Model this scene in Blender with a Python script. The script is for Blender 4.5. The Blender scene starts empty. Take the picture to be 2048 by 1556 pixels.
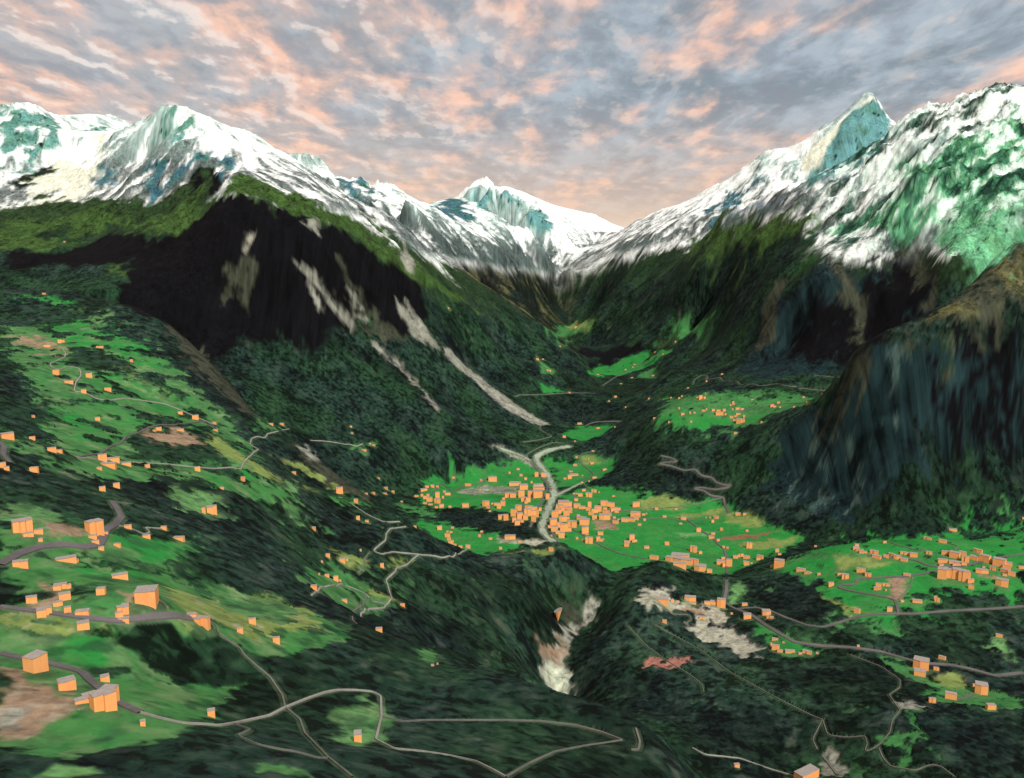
import math, random
import numpy as np
# ------------------------------------------------------------------ camera model (also used to survey the land)
PW, PH = 2048.0, 1556.0
F = 1774.0
PITCH = math.radians(9.85)
CZ = 1000.0
CP, SP = math.cos(PITCH), math.sin(PITCH)

def ray(px, py):
    u = (px - PW / 2) / F
    v = (PH / 2 - py) / F
    return u, CP + v * SP, v * CP - SP

def at_depth(px, py, Y):
    dx, dy, dz = ray(px, py)
    t = Y / dy
    return dx * t, Y, CZ + dz * t

# ------------------------------------------------------------------ survey points: column, row, distance ahead in metres
CTRL = """
1050 915 3880;1230 925 3820;1190 965 3560;1290 985 3380;1380 1000 3290;1450 1010 3230;1530 1045 3010;1620 1082 2820
1000 932 3800;900 952 3640;840 990 3400;1100 980 3390;1100 1040 3030;1300 1050 2970;1450 1080 2830;1300 1100 2728
1200 1120 2640;1430 1140 2560;1540 1095 2760;1000 1010 3220;930 1000 3274;1180 900 4000;1120 895 4030;860 1040 3000;950 1075 2830
1060 1086 2780;900 1060 2900;1020 1060 2890
1180 865 4330;1240 845 4450;1150 845 4560;1210 780 5150;1170 738 5750;1230 745 5600;1290 725 5700;1330 705 5650
1120 690 6900;1150 655 7300;1180 645 7500;1200 690 6700
1120 870 4200;1060 880 4050
1700 1095 2310;1850 1075 2380;2048 1055 2450;1800 1130 2220;1950 1150 2130;2048 1150 2120;1620 1150 2270;1800 1220 1990;2048 1210 2010;1640 1255 1930
1640 1098 2390;1580 1120 2400;1520 1142 2400;1455 1156 2390;1400 1150 2380;1345 1128 2340;1310 1121 2330;1270 1130 2350;1230 1146 2480;1200 1142 2480
1170 1118 2400;1120 1096 2310;1060 1102 2300;1000 1104 2290;950 1108 2260
1310 1160 2190;1300 1200 2060;1220 1200 2150;1180 1230 2160;1130 1240 2150;1110 1290 1960;1180 1280 2000;1115 1390 1830;1120 1340 1880
1050 1130 2190;1050 1200 1990;1000 1280 1770;950 1200 1850;900 1300 1470;1050 1370 1560;850 1150 1800
1455 1205 2200;1560 1268 1930;1400 1280 1960;1340 1230 2060;1500 1300 1880;1500 1400 1600;1600 1540 1400;1400 1500 1400;1350 1420 1620;1250 1330 1830
1850 1330 1770;2048 1350 1740;1640 1310 1830;1700 1360 1700;1850 1418 1520;2048 1414 1540;1760 1400 1560;1980 1400 1610;2000 1500 1380;1900 1556 1280;1750 1480 1420;2048 1290 1840;1900 1280 1860;1780 1290 1860
1250 1500 1330;1370 1556 1280
0 1556 420;200 1556 440;450 1556 470;700 1556 520;1000 1556 600;1200 1556 660;1335 1556 720;1318 1500 770;1290 1455 830;1225 1422 865;1150 1400 900;1070 1372 930;1000 1352 950;935 1343 970;870 1330 1000;800 1295 1025;740 1262 1050;690 1235 1080;640 1205 1100;600 1180 1130;560 1155 1150;500 1115 1180;450 1080 1200
370 1040 1250;300 1000 1300;200 955 1320;0 930 1150;0 870 1350;100 900 1340
295 1195 760;60 1050 900;208 1400 560;1250 1500 745;600 1240 950;560 1280 850;720 1470 670;400 1350 720;500 1450 630;900 1500 670;300 1090 1000;130 1120 860;0 1300 650;0 1200 730
850 1400 820;700 1350 830;1050 1450 790;100 1480 500;420 1200 930;500 1200 1000;0 1050 900;1180 1480 790
0 583 3200;60 581 3190;130 586 3160;200 600 3100;270 614 3020;340 648 2920;390 700 2800;440 745 2700;480 795 2620;530 850 2520;590 900 2420;640 928 2350;700 970 2270;745 1003 2200;790 1030 2230;840 1058 2270;890 1080 2290
50 700 2350;0 640 2750;130 640 2780;0 800 1720;200 850 1800;200 780 2060;350 750 2380;420 860 2010;500 920 1860;60 870 1480;250 920 1560;480 1000 1530;350 960 1500;680 1150 1590;620 1060 1700;740 1200 1510;800 1230 1500;800 1050 2050;900 1112 2140;700 1040 1940;560 1000 1720;560 1100 1450;300 680 2700
350 830 2120;600 960 2080;850 1090 2180
850 985 3400;800 985 3380;640 920 3250;540 840 3350;480 780 3420;650 800 3700;750 900 3480;600 720 3880;500 692 3800;700 680 4100;900 925 3650;1000 880 3950;850 800 4000;880 680 4500;1000 800 4400;1090 850 4350;760 760 4000;950 900 3800;940 830 4150
460 715 3700;620 600 4080;480 600 3950;480 500 4080;620 500 4230;620 435 4420;560 405 4400;520 398 4330;480 395 4290;440 405 4330;400 428 4350;380 600 3840;720 620 4280;800 600 4520;300 480 4250;350 500 4150;250 550 3920;200 590 3700;700 482 4520;780 520 4620;860 620 4650;560 650 3950
0 560 4000;0 450 4600;150 430 4700;300 410 4650;100 500 4300;200 480 4450;0 400 4900
0 225 6000;15 216 6030;35 210 6060;60 212 6100;80 225 6140;105 238 6200;140 255 6300;165 268 6200;200 262 6000;240 262 5900;270 258 5700;300 240 5500;318 224 5400;350 213 5300;375 217 5330;395 225 5370;430 245 5400;470 262 5400;510 285 5400;545 308 5400;575 325 5450
155 246 7000;180 235 7000;215 233 7000;230 245 7000;234 262 7100
100 330 5500;0 300 5500;200 320 5550;250 370 5000;350 300 5000;100 390 5000;410 300 4960;430 365 4700;470 340 4600;482 372 4420;560 375 4620;640 415 4560;600 350 5000;520 330 4950;700 440 4700;760 500 4720;850 560 4800;950 640 4900;660 380 5250;300 330 5150;60 270 5700
700 402 5200;760 432 5230;820 472 5270;870 520 5330;950 572 5420;1020 620 5480;1080 652 5500;1130 710 5400;1190 765 5230;1220 785 5000
1080 735 5000;950 740 4700;1000 700 5050;1050 780 4720;1100 770 4880;1090 787 4750;1180 788 4800
580 316 7000;600 309 7000;618 311 7000;640 338 7000;668 358 7000;682 352 7000;700 363 7000;714 353 7000;726 366 7000;740 380 7000;760 367 7000;800 390 7000;850 413 7100;900 440 7150;960 470 7150;1000 500 7000
880 475 6500;800 440 6200;950 545 6500;1050 605 6550;1000 590 6300;740 410 6300;880 520 5900;960 575 6200
865 410 8500;885 400 8500;920 399 8500;955 418 8500;1000 435 8500;1050 465 8300;1100 505 8000;1130 540 8000;1000 480 7700;1060 540 7400
940 386 9700;956 382 9600;1000 395 9500;1040 412 9500;1066 405 9500;1085 415 9500;1130 450 9300;1185 495 9200;1060 430 9000;1120 500 8700
938 384 11500;948 374 11500;960 366 11500;968 356 11500;976 366 11500;988 376 11500;1010 372 11500;1040 384 11500;1100 408 11500;1150 420 11500;1180 427 11500;1215 447 11300;1242 463 11000;1150 450 10300
1120 615 7800;1070 640 7100;1100 590 8000;1135 560 8300
1200 490 8800;1160 530 8350;1110 575 7950;1060 625 7400
1242 462 9500;1270 450 9200;1300 432 9000;1330 418 8850;1360 408 8700;1410 400 8500;1425 385 8400;1440 372 8300;1470 358 8200;1490 350 8120;1502 343 8100;1518 320 8050;1540 305 8000;1570 297 7950;1610 293 7950;1632 278 7930;1650 262 7900;1668 245 7850;1682 225 7800;1694 208 7790;1706 193 7780;1722 184 7750;1736 197 7740;1748 222 7700;1775 245 7650;1800 256 7600;1700 300 7350;1745 290 7350;1660 320 7350
1380 440 7500;1300 480 7500;1240 520 7600;1400 550 5950;1300 600 6500;1200 620 7000;1300 650 6300;1400 640 5900;1500 600 5000;1500 500 5450;1420 700 5300;1500 700 4700;1570 700 4450;1480 745 4400;1560 350 7400;1650 320 7300;1550 400 6900;1460 400 7600;1700 280 7400;1440 475 6150;1360 690 5700;1310 770 4800;1350 745 4700;1250 660 6500
1450 434 6450;1500 416 6150;1580 392 5830;1650 366 5600;1700 345 5580;1740 325 5550;1775 285 5530;1805 256 5500;1830 240 5500;1850 232 5480;1862 222 5480;1880 226 5450;1905 218 5430;1920 210 5420;1940 200 5400;1960 195 5400;1985 187 5400;2000 179 5400;2015 188 5400;2048 184 5400
1600 500 5000;1650 440 5150;1700 480 4720;1750 450 4830;1720 400 5150;1830 370 4700;1830 310 5080;1800 440 4600;1930 300 4900;1930 400 4500;2040 300 4800;2040 420 4300;1940 480 4200;1900 520 4100;1850 505 4370;1790 498 4500;1760 510 4480;1700 505 4550;1930 240 5200;1790 370 5050
1700 700 4150;1620 740 4100;1600 600 4500;1540 560 4900;1550 650 4550;1650 560 4450;1750 640 4250;1850 560 4200;1800 560 4350;1770 600 4250;1660 650 4280
1450 820 3760;1480 842 3680;1340 845 3750;1310 836 3850;1300 900 3650;1450 865 3580;1450 900 3460;1380 940 3440;1400 780 4000;1500 770 4000;1600 775 3900;1640 790 3750;1560 832 3480;1520 820 3700;1380 800 3920;1250 900 3850;1250 830 4500;1230 800 4900;1500 880 3420;1480 960 3290;1530 900 3320;1550 815 3680
2048 480 3300;1990 520 3290;1930 580 3270;1860 632 3230;1800 661 3190;1750 675 3200;1720 692 3220;1700 715 3230;1680 745 3270;1660 776 3310;1630 802 3380;1590 822 3420
2048 640 3010;1950 665 3000;1900 680 3000;1820 680 3040;1750 700 3080;1700 760 3120;1660 830 3180;1600 860 3250;1570 880 3290
1800 1055 2740;1900 1040 2780;2048 1030 2740;2048 940 2890;1900 930 2880;1700 1060 2800;1640 1045 2880;1600 960 3120;1540 1000 3090;1570 930 3220;1800 900 2880;1700 960 2950;1650 920 3060;1750 980 2850;2048 980 2800
2048 560 3160
"""
# ground out of the camera's sight: x, y, z in metres
HIDE = """
-600 200 760;0 150 640;-300 300 720;300 350 520;600 500 330;250 700 420;420 900 200;700 800 180;1000 900 130;1500 1000 160;-900 600 800;-1500 1200 900;2200 1500 300
200 1100 330;0 1150 380;-150 1250 400;210 960 250;140 1040 310;330 1000 220
-1400 3700 560;-1700 3650 640;-1100 3350 360;-800 3100 250;-2200 3700 640;-700 2850 170;-450 2700 90;-560 2450 220
-150 2620 20;300 2560 5;160 2600 0;600 2520 0;760 2640 0
1150 2640 40;1500 2620 60
2300 3800 520;1900 3700 460;1750 3650 420;1550 3500 370;2600 3900 640
3200 6600 1000;4000 6600 1250;3300 9500 900;2400 9500 900;1500 10500 700
-3800 8000 1000;-2500 7600 900;-1500 6300 850;-1200 8500 800;-800 6200 700;-500 10500 700;-300 9400 800;0 9200 900
-100 8500 500;1500 7000 900;2500 6900 1000
-1500 13500 900;0 13800 700;2000 13500 700;-4000 11000 900;4500 11000 900;-7000 9000 1200;-5000 6500 1500;-4500 4500 1100;-3500 2500 1000;-2500 3300 820;5500 6000 1500;4500 4000 1300;3500 2800 1000;3000 2000 300;-9000 13000 800;9000 13000 800;8000 8000 1000;-150 6400 400
1290 3900 270;340 6600 210
"""

def parse_ctrl():
    P = []
    for ln in CTRL.strip().splitlines():
        for it in ln.split(';'):
            it = it.strip()
            if it:
                a = [float(q) for q in it.split()]
                P.append(at_depth(*a) + (a[0], a[1]))
    Q = []
    for ln in HIDE.strip().splitlines():
        for it in ln.split(';'):
            it = it.strip()
            if it:
                Q.append(tuple(float(q) for q in it.split()))
    return P, Q

VIS, HID = parse_ctrl()
CXY = np.array([(p[0], p[1]) for p in VIS] + [(q[0], q[1]) for q in HID])
CZV = np.array([p[2] for p in VIS] + [q[2] for q in HID])
SOFT = 22.0

def phi(d2):
    return np.sqrt(d2 + SOFT * SOFT)

def fit():
    n = len(CXY)
    d2 = ((CXY[:, None, :] - CXY[None, :, :]) ** 2).sum(-1)
    A = phi(d2) - 0.004 * np.eye(n) * 1000.0 * 0.5
    B = np.zeros((n + 3, n + 3))
    B[:n, :n] = A
    B[:n, n] = 1; B[:n, n + 1] = CXY[:, 0] / 1e3; B[:n, n + 2] = CXY[:, 1] / 1e3
    B[n:, :n] = B[:n, n:].T
    return np.linalg.solve(B, np.concatenate([CZV, np.zeros(3)]))

def evaluate(w, x, y):
    out = np.empty(x.size)
    n = len(CXY)
    xs, ys = x.ravel(), y.ravel()
    for i in range(0, x.size, 20000):
        a, b = xs[i:i + 20000], ys[i:i + 20000]
        d2 = (a[:, None] - CXY[None, :, 0]) ** 2 + (b[:, None] - CXY[None, :, 1]) ** 2
        out[i:i + 20000] = phi(d2) @ w[:n] + w[n] + w[n + 1] * a / 1e3 + w[n + 2] * b / 1e3
    return out.reshape(x.shape)

# ------------------------------------------------------------------ noise
def gnoise(x, y, seed=0):
    xi = np.floor(x).astype(np.int64); yi = np.floor(y).astype(np.int64)
    fx = x - xi; fy = y - yi
    def g(ix, iy):
        h = (ix * 374761393 + iy * 668265263 + seed * 1442695041) & 0xFFFFFFFF
        h = ((h ^ (h >> 13)) * 1274126177) & 0xFFFFFFFF
        h = (h ^ (h >> 16)) & 0xFFFF
        a = h * (2 * math.pi / 65536.0)
        return np.cos(a), np.sin(a)
    u = fx * fx * fx * (fx * (fx * 6 - 15) + 10); v = fy * fy * fy * (fy * (fy * 6 - 15) + 10)
    c00 = g(xi, yi); c10 = g(xi + 1, yi); c01 = g(xi, yi + 1); c11 = g(xi + 1, yi + 1)
    n00 = c00[0] * fx + c00[1] * fy
    n10 = c10[0] * (fx - 1) + c10[1] * fy
    n01 = c01[0] * fx + c01[1] * (fy - 1)
    n11 = c11[0] * (fx - 1) + c11[1] * (fy - 1)
    return (n00 + u * (n10 - n00) + v * (n01 - n00) + u * v * (n00 - n10 - n01 + n11)) * 1.4

def fbm(x, y, wl, octs, seed=0, gain=0.5, ridged=False):
    s = np.zeros_like(x); a = 1.0; t = 0.0
    for o in range(octs):
        n = gnoise(x / wl + 17.3 * o, y / wl - 9.1 * o, seed + o)
        if ridged:
            n = 1 - 2 * np.abs(n)
        s += a * n; t += a
        a *= gain; wl *= 0.5
    return s / t

def smooth(a, b, x):
    t = np.clip((x - a) / (b - a), 0, 1)
    return t * t * (3 - 2 * t)
# ------------------------------------------------------------------ land cover: (tone, edge raggedness, outline as surveyed column,row pairs)
TONES = {  # base colours; second value: share of trees standing on it, third: streak contrast
 'meadow': ((0.021, 0.205, 0.038), 0.0, 0.25),
 'meadow_dull': ((0.045, 0.175, 0.050), 0.0, 0.4),
 'meadow_pale': ((0.120, 0.270, 0.095), 0.0, 0.5),
 'olive': ((0.170, 0.230, 0.065), 0.0, 0.4),
 'alpine': ((0.034, 0.070, 0.017), 0.0, 1.0),
 'alpine_dark': ((0.018, 0.038, 0.013), 0.0, 1.0),
 'brown': ((0.250, 0.175, 0.115), 0.0, 0.5),
 'soil': ((0.200, 0.110, 0.060), 0.0, 0.3),
 'redsoil': ((0.330, 0.140, 0.110), 0.0, 0.5),
 'gravel': ((0.330, 0.325, 0.250), 0.0, 0.6),
 'scree': ((0.225, 0.228, 0.185), 0.0, 0.8),
 'froth': ((0.400, 0.430, 0.320), 0.0, 0.6),
 'black': ((0.0030, 0.0029, 0.0038), 0.0, 0.8),  # dark rock, with the shade of the steep faces put into the colour
 'shaded_cliff': ((0.0085, 0.0205, 0.0225), 0.0, 1.25),  # right-hand cliffs, their shade painted in as a dark blue-green
 'pale_rock': ((0.050, 0.085, 0.075), 0.0, 1.0),
 'rockgreen': ((0.038, 0.043, 0.028), 0.0, 1.0),
 'heath': ((0.085, 0.085, 0.035), 0.0, 1.0),
 'runway': ((0.190, 0.210, 0.150), 0.0, 0.8),
 'glacier_shade': ((0.105, 0.255, 0.265), 0.0, 0.75),  # blue ice; on the horn this colour paints the shaded flank
 'bluerock': ((0.040, 0.115, 0.150), 0.0, 0.8),
 'cream': ((0.620, 0.640, 0.520), 0.0, 0.4),
 'snow': ((0.820, 0.860, 0.830), 0.0, 0.3),
 'ridge': ((0.150, 0.190, 0.220), 0.0, 0.8),
 'mint': ((0.120, 0.360, 0.190), 0.0, 0.9),
 'teal': ((0.100, 0.250, 0.220), 0.0, 0.7),  # shaded flanks of the left snow massif, shade painted as colour
 'lit_crest': ((0.026, 0.062, 0.034), 1.0, 0.6),  # paler forest along crests: ridge light put into the colour
 'forest': ((0.014, 0.040, 0.022), 1.0, 0.6),
 'darkforest': ((0.006, 0.014, 0.010), 1.0, 0.6),  # dark woods; in the hollows between mounds it is painted shade
}
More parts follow.
